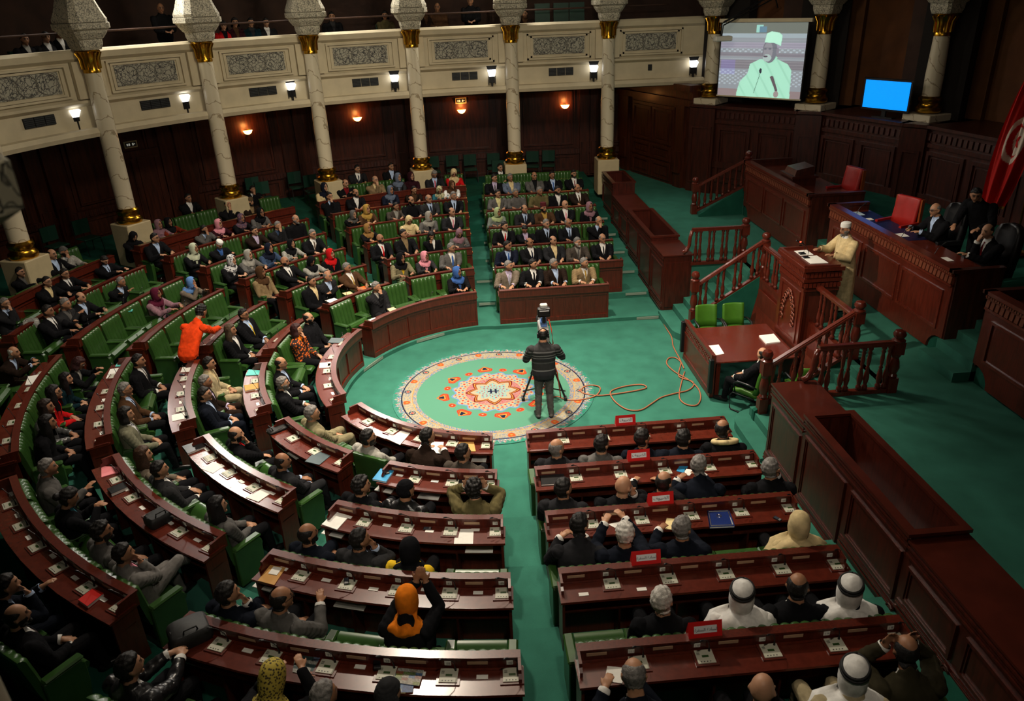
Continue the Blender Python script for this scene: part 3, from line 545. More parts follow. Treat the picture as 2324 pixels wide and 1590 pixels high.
PEOPLE = '''
N1 1150 602 g - taupe lilac dstripe D
N1 1206.6 598 d mu black white black D
N1 1262 595.6 g G dbrown lblue lblue D
N1 1327 594 g - tan white gold D
N2 1149.8 555.6 d - navy lblue blue D
N2 1206.6 548 b - black white navy D
N2 1258 545 b - charcoal cream - D
N2 1312 546.6 g Wb browngrey lgrey grey D
N2 1366.6 539 bg G black white black D
N3 1142 511.7 d mu black white red D
N3 1195 518 d - black lilac pink W
N3 1240 506.5 g - black lblue black L
N3 1291.8 505 bg G black lblue navy D
N3 1355 500 bg G black lblue dred H
N4 1125 479.4 H:lgreen - greygreen - - D
N4 1189.8 473 b mu charcoal lblue navy D
N4 1237.5 470 fez be brown gold - D
N4 1281 462.6 B - black white pink D
N4 1340.8 465 H:mauve - black mauve - L
N5 1129 439 d mu grey pyellow - D
N5 1173.5 437 g - grey grey black D
N5 1222 433 g - olive olive black D
N5 1267 430 d be black white - L
N5 1313.7 424 b - dbrown white brown D
N6 1118.8 402 d mu black lilac grey D
N6 1159.6 396.8 g - bluegrey cream - D
N6 1211.7 396.8 b - grey black - D
N6 1254 395.5 d mu black lblue blue D
N6 1302 393 d be black white dred D
N7 1134 377.4 d - black white brown D
C1 855 649 g - charcoal lgrey grey H
C1 1039.6 614 H:blue G black blue - D
C2 910.5 582 H:black - beigeolive yellow - D
C2 961 579.5 H:pink G dgrey pink - D
C2 1019 561 g G grey white blue D
C3 861.5 540.7 B be black white red D
C3 913 526.5 d - black tan - D
C3 982.8 531.7 bob - black white - WH
C3 1038 526.5 H:mauve - grey grey - W
C4 838 513.6 H:goldbrown - black goldbrown - D
C4 927 496.8 H:cream - cream cream - W
C4 970 489 H:lgrey - grey black - D
C4 1024 480 b - charcoal white pink D
C5 800.8 485 H:grey - black grey - C
C5 831.8 471 H:gold - brown gold - D
C5 895 468.4 d mu browngrey lgrey - D
C5 935 454 b be black black - D
C5 975 450 bg G dgrey lblue navy D
C5 1025.5 442.6 g mu black lblue black D
C6 745 442.6 d G black lblue red H
C6 803 437 b be black white - D
C6 882 429.7 H:bluegrey - navy bluegrey - D
C6 936 429.7 d mu dbrown brown - D
C6 1002 428 H:paleprint - teal paleprint - W
C6 1023 418 H:brown - white brown - D
C7 728.5 419 H:navy - cream navy - L
C7 771 406 b mu black dred - C
C7 842 401 bg G tan cream - H
C7 895 396 H:bluegrey - dgrey bluegrey - D
C7 926.6 394 H:dmaroon - dmaroon dmaroon - D
C7 982 391 g - charcoal lblue red W
C7 1027 384 H:cream - red cream - W
C8 800 377 d mu charcoal white navy D
C8 883 375 d - black lblue - D
E2 710 635 d - black cream - L
E2 740 627 bg - charcoal lblue - C
E2 786.6 602.7 g mu brown white gold D
E3 594 614 H:brown - tan brown - L
E3 646 592 B be black white black D
E3 710 588.5 H:black - lgrey black - W
E3 746.6 573 H:red - black red - L
E4 520.7 588.5 H:whiteprint - black whiteprint - D
E4 562 575.6 H:lgrey - grey lgrey - D
E4 609.7 560 H:navy - denim navy - D
E4 656 552 H:black - lgrey black - D
E4 700 531.7 g G black white brown D
E5 435 562.7 H:palegreen - black palegreen - D
E5 502 552 kufi be black blue - W
E5 577.5 522.6 d mu dbrown lilac - D
E5 626.5 511 g - charcoal denim - H
E5 666.5 498 bg be black black - L
E6 352 539 d G black lblue - D
E6 466 517.5 d be grey lblue - H
E6 498 504.6 H:pink - dmaroon pink - D
E6 546.5 493 H:purpleprint - black purpleprint - D
E6 586.5 480 H:black G grey black - D
E7 304.7 531.7 H:black - black black - W
E7 351 506 H:mauve - mauve mauve - D
E7 377 498 H:black - rust black - D
E7 513 462 b - black lblue - H
E7 559 455.5 cap be dbrown tan - D
E8 417 446.5 d - black white - D
E8 602 440 d - black white black H
B1 667.6 745.5 bob:dkred G orangeprint orange - H
B1 691 721 b be black black - L
D2 525 743 L:streak - black white - L
D2 552 712 d G black lblue yellow L
D4 356 661 H:maroon - mauve maroon - D
D4 434 637.5 H:sblue - taupe sblue - H
D5 106 707 d - black white black D
D5 148.5 686.6 g - dgrey grey - C
D5 183 673.7 b - black lblue - D
D5 270 641 g - black lblue - C
D6 14 685 g G charcoal lblue black H
D6 106 639 d G black cream - D
D6 150 619.5 d G black white black D
D6 240 587 d be black lblue black W
D7 40 611.7 d mu black grey - D
D7 104.6 575.6 b mu black lblue - D
D7 143 565 bean:grey be lgrey white - H
B1 636.5 824.7 b G black lblue - L
B1 640 865 g be black white - L
B2 472.5 827.5 d mu beige cream - L
B2 464.8 863.6 g - dbrown lilac - L
B2 463.5 890.7 d G dnavy lblue - L
B3 313.7 817 d mu black white grey L
B3 282.7 885.6 g G brown lblue black L
B3 285 937 bob - olivegrey whiteprint - L
B4 228.5 816 bob:dkred G black lgrey - W
B4 152 853 L:dk - dteal dteal - L
B4 121 882 L:dk G red black - L
B4 103 920 L:dkbr - leathergrey black - L
B4 106 954 L:dk - black black - L
B5 53 795 wr - dbrown lblue - D
A1 698 939 g - beigeolive beigeolive - L
F2 628 1048 b - charcoal lblue - L
F2 511 990 b be black red - H
F3 324 1029 L:br - taupe taupe - L
F3 347 1070 d - dgrey white - L
F3 476.7 1150 L:dk - grey dred - L
F4 107 1060 g - grey grey dstripe G
F4 152 1122 bun - black teal - P
F4 231.7 1205 cur be grey dgrey - L
F4 276.7 1252 d - mgrey pink - HK
F5 10 1323 d - dnavy lblue - H
F5 40 1397 b be black white stripe L
A1 830 992 d be lgrey lgrey - L
A1 972.7 989.6 d - dbrown white - D
A1 1055 1023 d - browngrey white - L
A2 799 1099 cur - black white - L
A2 905.5 1107 bean:black - leather lblue - L
A2 1084.7 1107 cur - olive white - B
A3 704 1213.5 b be dnavy white - L
A3 811.8 1222 d - dgrey lblue - H
A3 919.5 1240 H:black - yellow black - L
A4 506 1353 d - dnavy white - H
A4 625.5 1353 b G grey white - G
A4 926 1345 H:orange - black orange - B2
A5 289 1510 d - leather white - Lh
A5 622.7 1515.6 H:yellowprint - black yellowprint - R
A5 729 1578.6 g - black black - L
A5 885.7 1574 bean:dgrey - black black - L
S1 1266.7 1014.6 bg - charcoal white - L
S1 1359.7 1003.8 d - grey white - L
S1 1465 991 d - dnavy white - L
S1 1545.5 993 d - dnavy white - L
S1 1644.7 971 b be black cream - L
S2 1276 1106 d - charcoal white - L
S2 1404.6 1103 B Wb black white - H
S2 1496 1090.5 b - black white - D
S2 1575 1044 g - dnavy white - D
S2 1760.9 1059.5 g - black white - H
S3 1302 1182 d - charcoal white - D
S3 1412 1211 wg G dnavy white - R
S3 1548.6 1196 g - dnavy white - D
S3 1815 1185 H:cream - cream cream - L
S4 1513 1358 wg - black white - L
S4 1683.8 1350 kef - white white - L
S4 1796 1331 b - black white - L
S4 1943 1335 kef - black white - L
S5 1439.8 1524.7 bg - dnavy white - W
S5 1728 1563 B - black black - H
S5 1926 1532 kef - beige gold - L
S5 2044 1474 b - dolive white - B
'''
crowd(PEOPLE)
build_crowd()
# --- people on the floor and on the stage
def knit():
    m = mat('cloth_stripeknit', (.02, .02, .024), .9); nt = m.node_tree; tc = nt.nodes.new('ShaderNodeTexCoord'); s = nt.nodes.new('ShaderNodeSeparateXYZ'); nt.links.new(tc.outputs['Object'], s.inputs[0]); r = nt.nodes.new('ShaderNodeValToRGB'); r.color_ramp.interpolation = 'CONSTANT'; e = r.color_ramp.elements
    e[0].color = (.018, .018, .022, 1); e[1].position = .6; e[1].color = (.018, .018, .022, 1)
    for p, g in ((.495, .16), (.505, .018), (.565, .07), (.58, .018), (.615, .16), (.622, .018), (.64, .16), (.647, .018), (.67, .1), (.682, .018)):
        q = e.new(p); q.color = (g, g, g, 1)
    mu = nt.nodes.new('ShaderNodeMath'); mu.operation = 'MULTIPLY'; mu.inputs[1].default_value = .5; nt.links.new(s.outputs['Z'], mu.inputs[0]); nt.links.new(mu.outputs[0], r.inputs[0]); nt.links.new(r.outputs[0], nt.nodes['Principled BSDF'].inputs['Base Color'])
PC['stripeknit'] = (.02, .02, .02); knit()
cm = person((.36, -1.17, 0), -.03, 'b', '-', 'stripeknit', 'stripeknit', '-', 'X', 'camera operator standing on the medallion carpet in a striped dark sweater', (0, .03), .05, -.12, True, .0085, .55, trousers='grey', hands=((.3, .38, 1.16), (-.2, .36, 1.18)))
m = MB(); m.tube([(-.088, -.0, 1.64), (-.08, -.0, 1.72), (0, -.0, 1.775), (.08, -.0, 1.72), (.088, -.0, 1.64)], .01, 6)
for s in (-1, 1): m.box(s * .09 - .015, s * .09 + .015, -.035, .035, 1.6, 1.68)
m.build('headphones', BLACK, cm)
sp_ = person((6.62, .12, ZD), PI / 2 + .12, 'kufi', 'be', 'cream', 'white', '-', 'X', 'speaker in a cream robe and white cap standing at the rostrum', (0, .06), .12, -.08, True, .0085, .55, robe='cream', hands=((.22, .42, 1.2), (-.22, .4, 1.2)), trousers='cream')
person((8.3, -.12, 2.15), PI / 2, 'bg', 'G', 'black', 'lblue', 'lblue', 'D', 'balding grey man in black suit and pale tie seated behind the presidium desk', (0, .12), .1, -.1, False, .011, .5)
person((8.32, -1.62, 2.15), PI / 2, 'b', '-', 'black', 'white', 'dred', 'H', 'balding man in black suit, hand at mouth, near end of the presidium desk', (0, .1), .25, -.1, False, .011, .5)
person((8.85, -.55, 2.15), PI / 2 + .5, 'd', '-', 'black', 'black', '-', 'X', 'dark haired man in black bending over behind the seated presidium men', (.0, .42), .5, -.3, True, .011, .5, hands=((.2, .55, 1.0), (-.2, .5, 1.0)))
person((4.34, -1.42, 0), .62, 'b', '-', 'black', 'white', '-', 'L', 'balding man in dark suit leaning back at the reporters table', (.0, -.14), -.25, .15, False, .0095, .5)
PC['redsweater'] = (.72, .07, .012)
person((-6.42, -.12, tz(3)), -.28, 'cur', '-', 'redsweater', 'redsweater', '-', 'X', 'woman with dark curly hair in orange red sweater leaning over a desk, arms outstretched', (.02, .6), -.2, -.35, True, .0095, .5, True, hands=((.16, 1.02, 1.0), (-.1, 1.05, 1.02)), trousers='black')
# --- visitors in the dark gallery
GAL = [(-11.31, 7.0, 6.84, 'd', 'black', 'lgrey', 0), (-11.01, 7.45, 6.86, 'd', 'dgrey', 'white', 0), (-10.81, 7.75, 6.94, 'd', 'black', 'white', 0), (-8.89, 9.9, 7.36, 'B', 'black', 'black', 1), (-7.55, 10.95, 6.88, 'bob', 'red', 'black', 0), (-7.25, 11.15, 6.95, 'bob', 'dmaroon', 'brown', 0), (-6.85, 11.4, 6.93, 'd', 'dteal', 'dgrey', 0), (-6.45, 11.63, 6.91, 'd', 'charcoal', 'white', 0), (-4.58, 12.49, 6.99, 'd', 'black', 'dgrey', 0), (-2.96, 12.97, 6.95, 'bob', 'olive', 'olive', 0), (-1.67, 13.19, 7.05, 'd', 'dbrown', 'brown', 0), (-1.27, 13.24, 7.12, 'b', 'brown', 'brown', 0), (-.19, 13.3, 7.21, 'd', 'black', 'black', 1), (1.57, 13.21, 6.83, 'd', 'dbrown', 'brown', 0)]
for i, (x, y, z, hr, jc, shc, st) in enumerate(GAL):
    rz_ = math.atan2(y, x) + PI / 2; lb_ = f'{"standing" if st else "seated"} dim gallery visitor in {cw(jc)}, {ORD[i] if i < 10 else ["eleventh", "twelfth", "thirteenth", "fourteenth"][i - 10]} from the left upstairs'
    person((x * 1.0, y * 1.0, z - (1.64 if st else 1.2)), rz_, hr, '-', jc, shc, '-', 'L', lb_, (0, .05), -.2, -.1, bool(st), .014, .5, hr == 'bob', group='visitors in the upper gallery')
    if not st:
        t = thing('gallery_chair', f'dark green gallery seat of the {ORD[i] if i < 10 else ["eleventh", "twelfth", "thirteenth", "fourteenth"][i - 10]} visitor from the left', 'seat', (x * 1.0, y, z - 1.2), rz_, 'gallery seats')
        MB().box(-.28, .28, -.24, .2, .1, .42).build('seat', LEATHERD, t); MB().box(-.28, .28, -.32, -.22, .3, .95).build('backrest', LEATHERD, t)
for i, x in enumerate((2.3, 2.95, 3.5)):
    t = thing('gallery_chair', f'empty dark green gallery seat above the sixth bay, {ORD[i]} from the left', 'seat', (x, 14.3, 5.95), PI, 'gallery seats'); MB().box(-.26, .26, -.24, .2, .1, .42).build('seat', LEATHERD, t); MB().box(-.26, .26, -.3, -.22, .3, 1.15).build('backrest', LEATHERD, t)
m = MB(); m.tube([ringp(a, 12.45, 6.95) for a in np.linspace(60, 215, 90)], .03, 6)
o = m.build('gallery_rail', DIMWALL, None, True); tag(o, 'thin dark handrail along the top of the gallery parapet', 'rail')

bpy.data.objects.remove(TMPO); DEFER[0] = False
for o in PEND: C.objects.link(o)
# ------------------------------------------------------------------ floors
def tier(k, top=False):
    def edge(kk):
        P = [(3.84, Rn(kk) - .05)]
        for i in range(0, 61):
            u = 90 + 3 * i
            w = min(1, max(0, (u - 90) / 6)) if u < 150 else min(1, max(0, (243 - u) / 30))
            r = (Rn(kk) * (1 - w) + WL[kk - 1] * w) - .05
            P.append(pol(u, r)[:2])
        P.append((3.84, -Rn(kk) + .05)); return P
    a = edge(k); b = edge(k + 1) if not top else [(3.84, 15.4)] + [pol(90 + 3 * i, 15.4)[:2] for i in range(61)] + [(3.84, -15.4)]
    if not top: b = [(q[0], q[1]) for q in b]
    m = MB(); z = tz(k); n = len(a); v = []
    for (p, q) in zip(a, b): v += [(*p, -.1), (*p, z), (*q, z), (*q, -.1)]
    f = []
    for i in range(n - 1):
        for j in range(3): f.append((4 * i + j, 4 * i + 4 + j, 4 * i + 5 + j, 4 * i + 1 + j))
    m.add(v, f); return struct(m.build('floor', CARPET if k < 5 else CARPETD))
for k in range(1, 8): tier(k)
tier(8, True)
fl = MB().box(-16, 18, -16, 16, -.12, 0); struct(fl.build('floor', CARPET))
ZD = 1.3
dm = MB().box(4.53, 16, 3.39, 15.5, 0, ZD).box(4.53, 16, -15.5, -3.39, 0, ZD).box(5.8, 16, -3.39, 3.39, 0, ZD).box(3.92, 4.53, 3.4, 15.4, 0, .9).box(3.92, 4.53, -15.4, -3.4, 0, .9)
struct(dm.build('floor_stage', CARPET))
pm = MB().box(8.62, 16, -7.5, 7.5, ZD, 2.15).box(7.3, 8.62, 3.3, 7.5, ZD, 2.15).box(7.3, 8.62, -7.5, -3.3, ZD, 2.15).box(7.35, 8.62, -2.2, 2.2, ZD, 2.15)
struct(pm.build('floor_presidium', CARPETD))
for s, nm in ((1, 'far'), (-1, 'near')):   # steps between presidium desk and side desk
    m = MB()
    for i in range(5): m.box(6.95 + .3 * i, 8.7, min(s * 2.25, s * 3.25), max(s * 2.25, s * 3.25), ZD, ZD + .17 * (i + 1))
    o = m.build('presidium_steps', CARPET); tag(o, f'green carpeted steps up to the presidium on its {nm} side', 'steps')
    m = MB()                               # stage stairs, eight risers
    for i in range(8):
        y0 = 1.9 if i < 2 else 2.14
        x0 = 3.86 + .255 * i
        if i == 0:
            ring = [(5.9, y0), (5.9, 3.38), (x0 - .1, 3.38)] + [(x0 - .1 + .55 * (1 - math.cos(t)), y0 - .22 + .55 * (1 - math.sin(t))) for t in np.linspace(0, PI / 2, 8)]
            m.loft([[(x, s * y, z) for x, y in ring] for z in (0, .1625)])
        else: m.box(x0, 5.9, s * y0 if s > 0 else -3.38, 3.38 if s > 0 else -y0, .1625 * i, .1625 * (i + 1))
    o = m.build('stage_stairs', CARPET); tag(o, f'flight of green carpeted stairs up to the stage at the {nm} end', 'stairs')
    m = MB(); pts = [(4.1, .0), (5.78, .0), (5.78, 1.42), (4.1, .36)]
    m.loft([[(x, s * y, z) for x, z in pts] for y in (2.05, 2.15)])
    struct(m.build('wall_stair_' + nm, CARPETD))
m = MB().box(5.72, 5.8, -2.12, 2.12, 0, 1.34)
struct(m.build('wall_stage_front', WOOD))
# ------------------------------------------------------------------ outer walls, ceilings, gallery
def ringband(name, m, prof, a0=70, a1=222, n=76, xend=None):
    mb = MB(); rings = []
    A = list(np.linspace(a0, 90, 3)) + list(np.linspace(92, a1, n))
    for a in A: rings.append([ringp(a, r, z) for r, z in prof])
    mb.loft(rings, cap=True); return struct(mb.build(name, m))
ringband('wall_lower_ring', WOODW, [(15.25, 1.0), (15.6, 1.0), (15.6, 5.0), (15.25, 5.0)], a0=63)
ringband('ceiling_under_gallery', DIMWALL, [(12.15, 4.5), (15.6, 4.5), (15.6, 4.6), (12.15, 4.6)], a0=55)
ringband('floor_gallery', DIMWALL, [(12.3, 5.6), (13.9, 5.6), (13.9, 5.9), (15.0, 5.9), (15, 6.2), (19, 6.2), (19, 5.3), (12.3, 5.3)], a0=55)
ringband('wall_gallery', DIMWALL, [(17, 5.2), (17.3, 5.2), (17.3, 14), (17, 14)], a0=45)
# frieze profile
ringband('wall_gallery_front', PLASTER, [(12.05, 4.52), (11.78, 4.56), (11.74, 4.66), (11.80, 4.76), (12.02, 4.77), (12.05, 5.28), (11.93, 5.36), (11.93, 5.42), (12.02, 5.46), (12.02, 6.3), (11.92, 6.38), (11.90, 6.52), (11.96, 6.58), (12.35, 6.58), (12.35, 4.52)], a0=54)
for side, sg in (('north', 1), ('south', -1)):
    pass
struct(MB().box(-20, 20, -20, 20, 14, 14.2).build('ceiling', DIMWALL))
struct(MB().box(-20, 20, 19.6, 20, -1, 14.1).build('wall_back_north', DIMWALL)); struct(MB().box(-20, -19.6, -20, 20, -1, 14.1).build('wall_back_west', DIMWALL))
struct(MB().box(19.6, 20, -20, 20, -1, 14.1).build('wall_back_east', DIMWALL)); struct(MB().box(-20, 20, -20, -19.6, -1, 14.1).build('wall_back_south', DIMWALL))
for a in (cola(k) for k in range(-1, 7)):      # plaster pilaster strips behind the columns
    h = 1.9
    m = MB().pbox(lambda u, d, z: ringp(u, d, z), a - h, a + h, 11.9, 12.0, 5.46, 6.32, 2)
    struct(m.build('trim_pilaster', PLASTER))
bays = [(cola(k + 1), cola(k)) for k in range(-2, 7)]
NB = len(bays)
for i, (a0, a1) in enumerate(bays):
    am = (a0 + a1) / 2; fn = lambda u, d, z: ringp(u, d, z); nm = ORD[i]
    if i == NB - 1: am += .6
    t = thing('carved_panel', f'cream stucco gallery panel of interlaced arabesque, {nm} bay from the left', 'carved panel', (0, 0, 0), 0, 'carved gallery panels')
    m = MB(); w = 5.0
    for (e, f, zz0, zz1, d0) in ((w, 4.3, 5.5, 6.27, 11.95), (w - .55, 3.9, 5.56, 6.2, 11.985)):
        m.pbox(fn, am - e, am - e + .25, d0, 12.03, zz0, zz1, 1).pbox(fn, am + e - .25, am + e, d0, 12.03, zz0, zz1, 1)
        m.pbox(fn, am - e, am + e, d0, 12.03, zz0, zz0 + .05, 6).pbox(fn, am - e, am + e, d0, 12.03, zz1 - .05, zz1, 6)
    m.build('frame', PLASTER, t)
    # arabesque relief: grooved carved field with interlaced circles
    MB().pbox(fn, am - 4.0, am + 4.0, 12.0, 12.03, 5.64, 6.14, 8).build('carved_field', CARVEDP, t)
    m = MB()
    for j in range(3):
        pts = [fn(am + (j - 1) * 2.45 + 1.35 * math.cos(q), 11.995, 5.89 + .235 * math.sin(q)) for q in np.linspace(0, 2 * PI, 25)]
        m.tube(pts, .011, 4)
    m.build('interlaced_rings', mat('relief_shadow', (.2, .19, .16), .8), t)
    t = thing('air_vent', f'dark slotted air vent under the carved panel, {nm} bay from the left', 'air vent', (0, 0, 0), 0, 'gallery air vents')
    if i < NB - 1:
        m = MB(); m2 = MB()
        for j in range(3):
            c = am - .3 + (j - 1) * 1.32
            m.pbox(fn, c - .62, c + .62, 12.0, 12.06, 4.99, 5.22, 2)
            for q in range(5): m2.pbox(fn, c - .6, c + .6, 11.985, 12.0, 5.01 + q * .042, 5.022 + q * .042, 2)
        m.build('vent_recess', mat('vent_black', (.012, .013, .013), .6), t); m2.build('louvre', mat('vent_grey', (.05, .055, .055), .5), t)
    else:
        m = MB().pbox(fn, am - .3, am + .3, 11.99, 12.06, 5.02, 5.2, 1); m.build('vent_recess', mat('vent_black', (.012, .013, .013), .6), t)
# wall panelling under the gallery
def wallframe(m, fn, u0, u1, z0, z1, d, w, t=.05, uw=None):
    uw = uw or .35
    m.pbox(fn, u0, u0 + uw, d - t, d, z0 + w, z1 - w, 1).pbox(fn, u1 - uw, u1, d - t, d, z0 + w, z1 - w, 1).pbox(fn, u0, u1, d - t, d, z0, z0 + w, 4).pbox(fn, u0, u1, d - t, d, z1 - w, z1, 4)
for i, (a0, a1) in enumerate(bays):
    fn = lambda u, d, z: ringp(u, d, z); m = MB(); am = (a0 + a1) / 2
    wallframe(m, fn, am - 5.0, am + 5.0, 2.1, 4.25, 15.25, .09); wallframe(m, fn, am - 4.5, am + 4.5, 2.22, 4.15, 15.25, .05, .09, .2)
    wallframe(m, fn, am - 5.0, am + 5.0, 1.25, 1.8, 15.25, .06)
    m.pbox(fn, a0, a1, 15.17, 15.25, 1.86, 2.06, 6).pbox(fn, a0, a1, 15.19, 15.25, 1.02, 1.2, 6)
    for s in (-6.6, 6.6): m.pbox(fn, am + s - .8, am + s + .8, 15.12, 15.25, 1.1, 4.5, 1); m.pbox(fn, am + s - .55, am + s + .55, 15.08, 15.12, 1.5, 2.3, 1)
    struct(m.build('trim_panelling', WOODW))
    m = MB()                                  # carved acanthus band as a row of bosses
    for q in range(34):
        u = a0 + (a1 - a0) * (q + .5) / 34; m.pbox(fn, u - .13, u + .13, 15.14, 15.18, 1.88, 2.04, 1, .01)
    struct(m.build('trim_carved_band', WOODD))
for j, (a, z) in enumerate(((121.3, 3.58), (106.8, 3.62), (92.5, 3.63), (74.6, 3.62))):
    p = ringp(a, 15.14, z); pr = ringp(a, 15.25, z)
    t = thing('wall_sconce', ('glowing half bowl sconce between the third and fourth hall columns from left', 'glowing half bowl sconce between the fourth and fifth hall columns from left', 'glowing half bowl sconce directly under the exit sign', 'glowing half bowl sconce between the two rightmost hall columns')[j], 'wall lamp', p, R(a - 90) if a > 90 else 0, 'glowing wall sconces')
    rings = [[(.16 * k * math.cos(q), -.14 * k * math.sin(q), h) for q in np.linspace(0, PI, 13)] for k, h in ((.25, -.09), (.7, -.05), (1, .04), (.93, .04), (.6, -.02))]
    m = MB(); m.loft(rings, cap=True, closed=True); m.build('glass_bowl', mat('sconce_glass', (1, .5, .16), .5, emit=14, ecol=(1, .42, .1)), t)
    MB().box(-.05, .05, 0, .12, -.1, .05).build('bracket', GOLD, t)
    l = bpy.data.lights.new('sconce_light', 'POINT'); l.energy = 9; l.color = (1, .45, .12); l.shadow_soft_size = .08
    lo = bpy.data.objects.new('sconce_light', l); link(lo); q = ringp(a, 14.98, z + .16); lo.location = q
for a, z, lb in ((92.5, 3.98, 'small framed exit sign above a lit sconce on the far wall'), (135.5, 3.7, 'dark framed exit sign above the door on the left wall')):
    t = thing('exit_sign', lb, 'sign', ringp(a, 15.2, z), R(a - 90)); MB().box(-.2, .2, -.03, .03, -.1, .1).build('frame', mat('sign_frame', (.5, .43, .25), .5), t)
    MB().box(-.165, .165, -.036, -.028, -.065, .065).build('face', BLACK, t)
    m = MB()
    for q in (-.11, -.05, .06): m.box(q - .02, q + .025, -.04, -.035, -.035, .035)
    m.box(.1, .13, -.04, -.035, -.01, .02).build('pictogram', mat('sign_white', (.7, .72, .62), .5, emit=.25), t)
m = MB()                                       # door on the dark left wall
fn = lambda u, d, z: ringp(u, d, z)
m.pbox(fn, 132.5, 138.5, 15.14, 15.26, 1.1, 3.5, 3); o = m.build('door_1', WOODW); struct(o)
m = MB(); wallframe(m, fn, 132.9, 135.3, 1.3, 3.3, 15.14, .07, .04); wallframe(m, fn, 135.7, 138.1, 1.3, 3.3, 15.14, .07, .04); m.build('door_panels', WOODW, o)
# ------------------------------------------------------------------ end wall with double door, apse
def seg(p0, p1):
    p0 = Vector((*p0, 0)); d = Vector((*p1, 0)) - p0; L = d.length; d.normalize(); n = Vector((-d.y, d.x, 0))
    return (lambda u, e, z: tuple(p0 + d * u + n * e + Vector((0, 0, z)))), L      # +e is left of travel (behind the wall)
fn, L = seg((5.15, 15.3), (6.65, 10.95))
struct(MB().pbox(fn, 0, L, 0, .3, 1.0, 4.6, 1).build('wall_end', WOODW))
m = MB()
m.pbox(fn, 0, L, -.08, 0, 3.95, 4.15, 1).pbox(fn, 0, L, -.12, 0, 4.4, 4.6, 1)
for u in (.5, 3.9): m.pbox(fn, u, u + .45, -.12, 0, 1.2, 3.95, 1).pbox(fn, u + .05, u + .4, -.2, -.12, 1.8, 2.5, 1)
struct(m.build('trim_end_wall', WOODW))
o = struct(MB().pbox(fn, 1.15, 3.75, -.06, 0, 1.25, 3.85, 1).build('door_2', WOODW))
for u in (1.25, 2.5):
    m = MB()
    for z0, z1 in ((1.4, 1.95), (2.05, 2.5), (2.6, 3.75)): wallframe(m, fn, u, u + 1.15, z0, z1, -.06, .07, .05, .1); m.pbox(fn, u + .2, u + .95, -.09, -.06, z0 + .14, z1 - .14, 1)
    m.build('door_leaf', WOODW, o)
AP = [(6.65, 10.95), (7.25, 10.3), (9.0, 8.4), (9.6, 8.05), (10.6, 5.55), (11.0, 5.05), (11.55, 2.3), (11.8, 1.6)]
AP = AP + [(x, -y) for x, y in AP[::-1]]
ZS = 4.05
for i in range(len(AP) - 1):
    fn, L = seg(AP[i], AP[i + 1]); pier = i % 2 == 0
    if i == 7: pier = False
    struct(MB().pbox(fn, -.02, L + .02, 0, 1.7, 1.1, ZS - .08, 1).build('wall_apse', WOODD))
    m = MB(); m.pbox(fn, -.05, L + .05, -.1, 1.7, ZS - .08, ZS, 1).pbox(fn, -.03, L + .03, -.05, 0, 3.52, 3.62, 1)
    for q in range(max(2, int(L / .16))): u = L * (q + .5) / max(2, int(L / .16)); m.pbox(fn, u - .055, u + .055, -.05, 0, 3.68, 3.86, 1, .012)
    if pier: m.pbox(fn, 0, L, -.12, 0, 1.1, ZS - .1, 1); wallframe(m, lambda u, d, z: fn(u, d - .12, z), .08, L - .08, 1.6, 3.4, 0, .06, .03, .06)
    else:
        nn = max(1, round(L / 1.4))
        for q in range(nn): wallframe(m, fn, L * q / nn + .1, L * (q + 1) / nn - .1, 1.7, 3.42, 0, .09, .05, .09); wallframe(m, fn, L * q / nn + .24, L * (q + 1) / nn - .24, 1.86, 3.28, 0, .03, .025, .03)
        m.pbox(fn, 0, L, -.06, 0, 2.15, 2.35, 1)
    struct(m.build('trim_apse', WOODD))
    struct(MB().pbox(fn, -.9, L + .9, 1.7, 1.9, ZS, 11, 1).build('wall_apse_recess', OCHRE if not pier else DIMWALL))
    if pier: struct(MB().pbox(fn, -.3, L + .3, 1.0, 1.5, ZS, 11, 1).build('wall_drape_strip', mat('dark_drape', (.012, .008, .006), .9)))
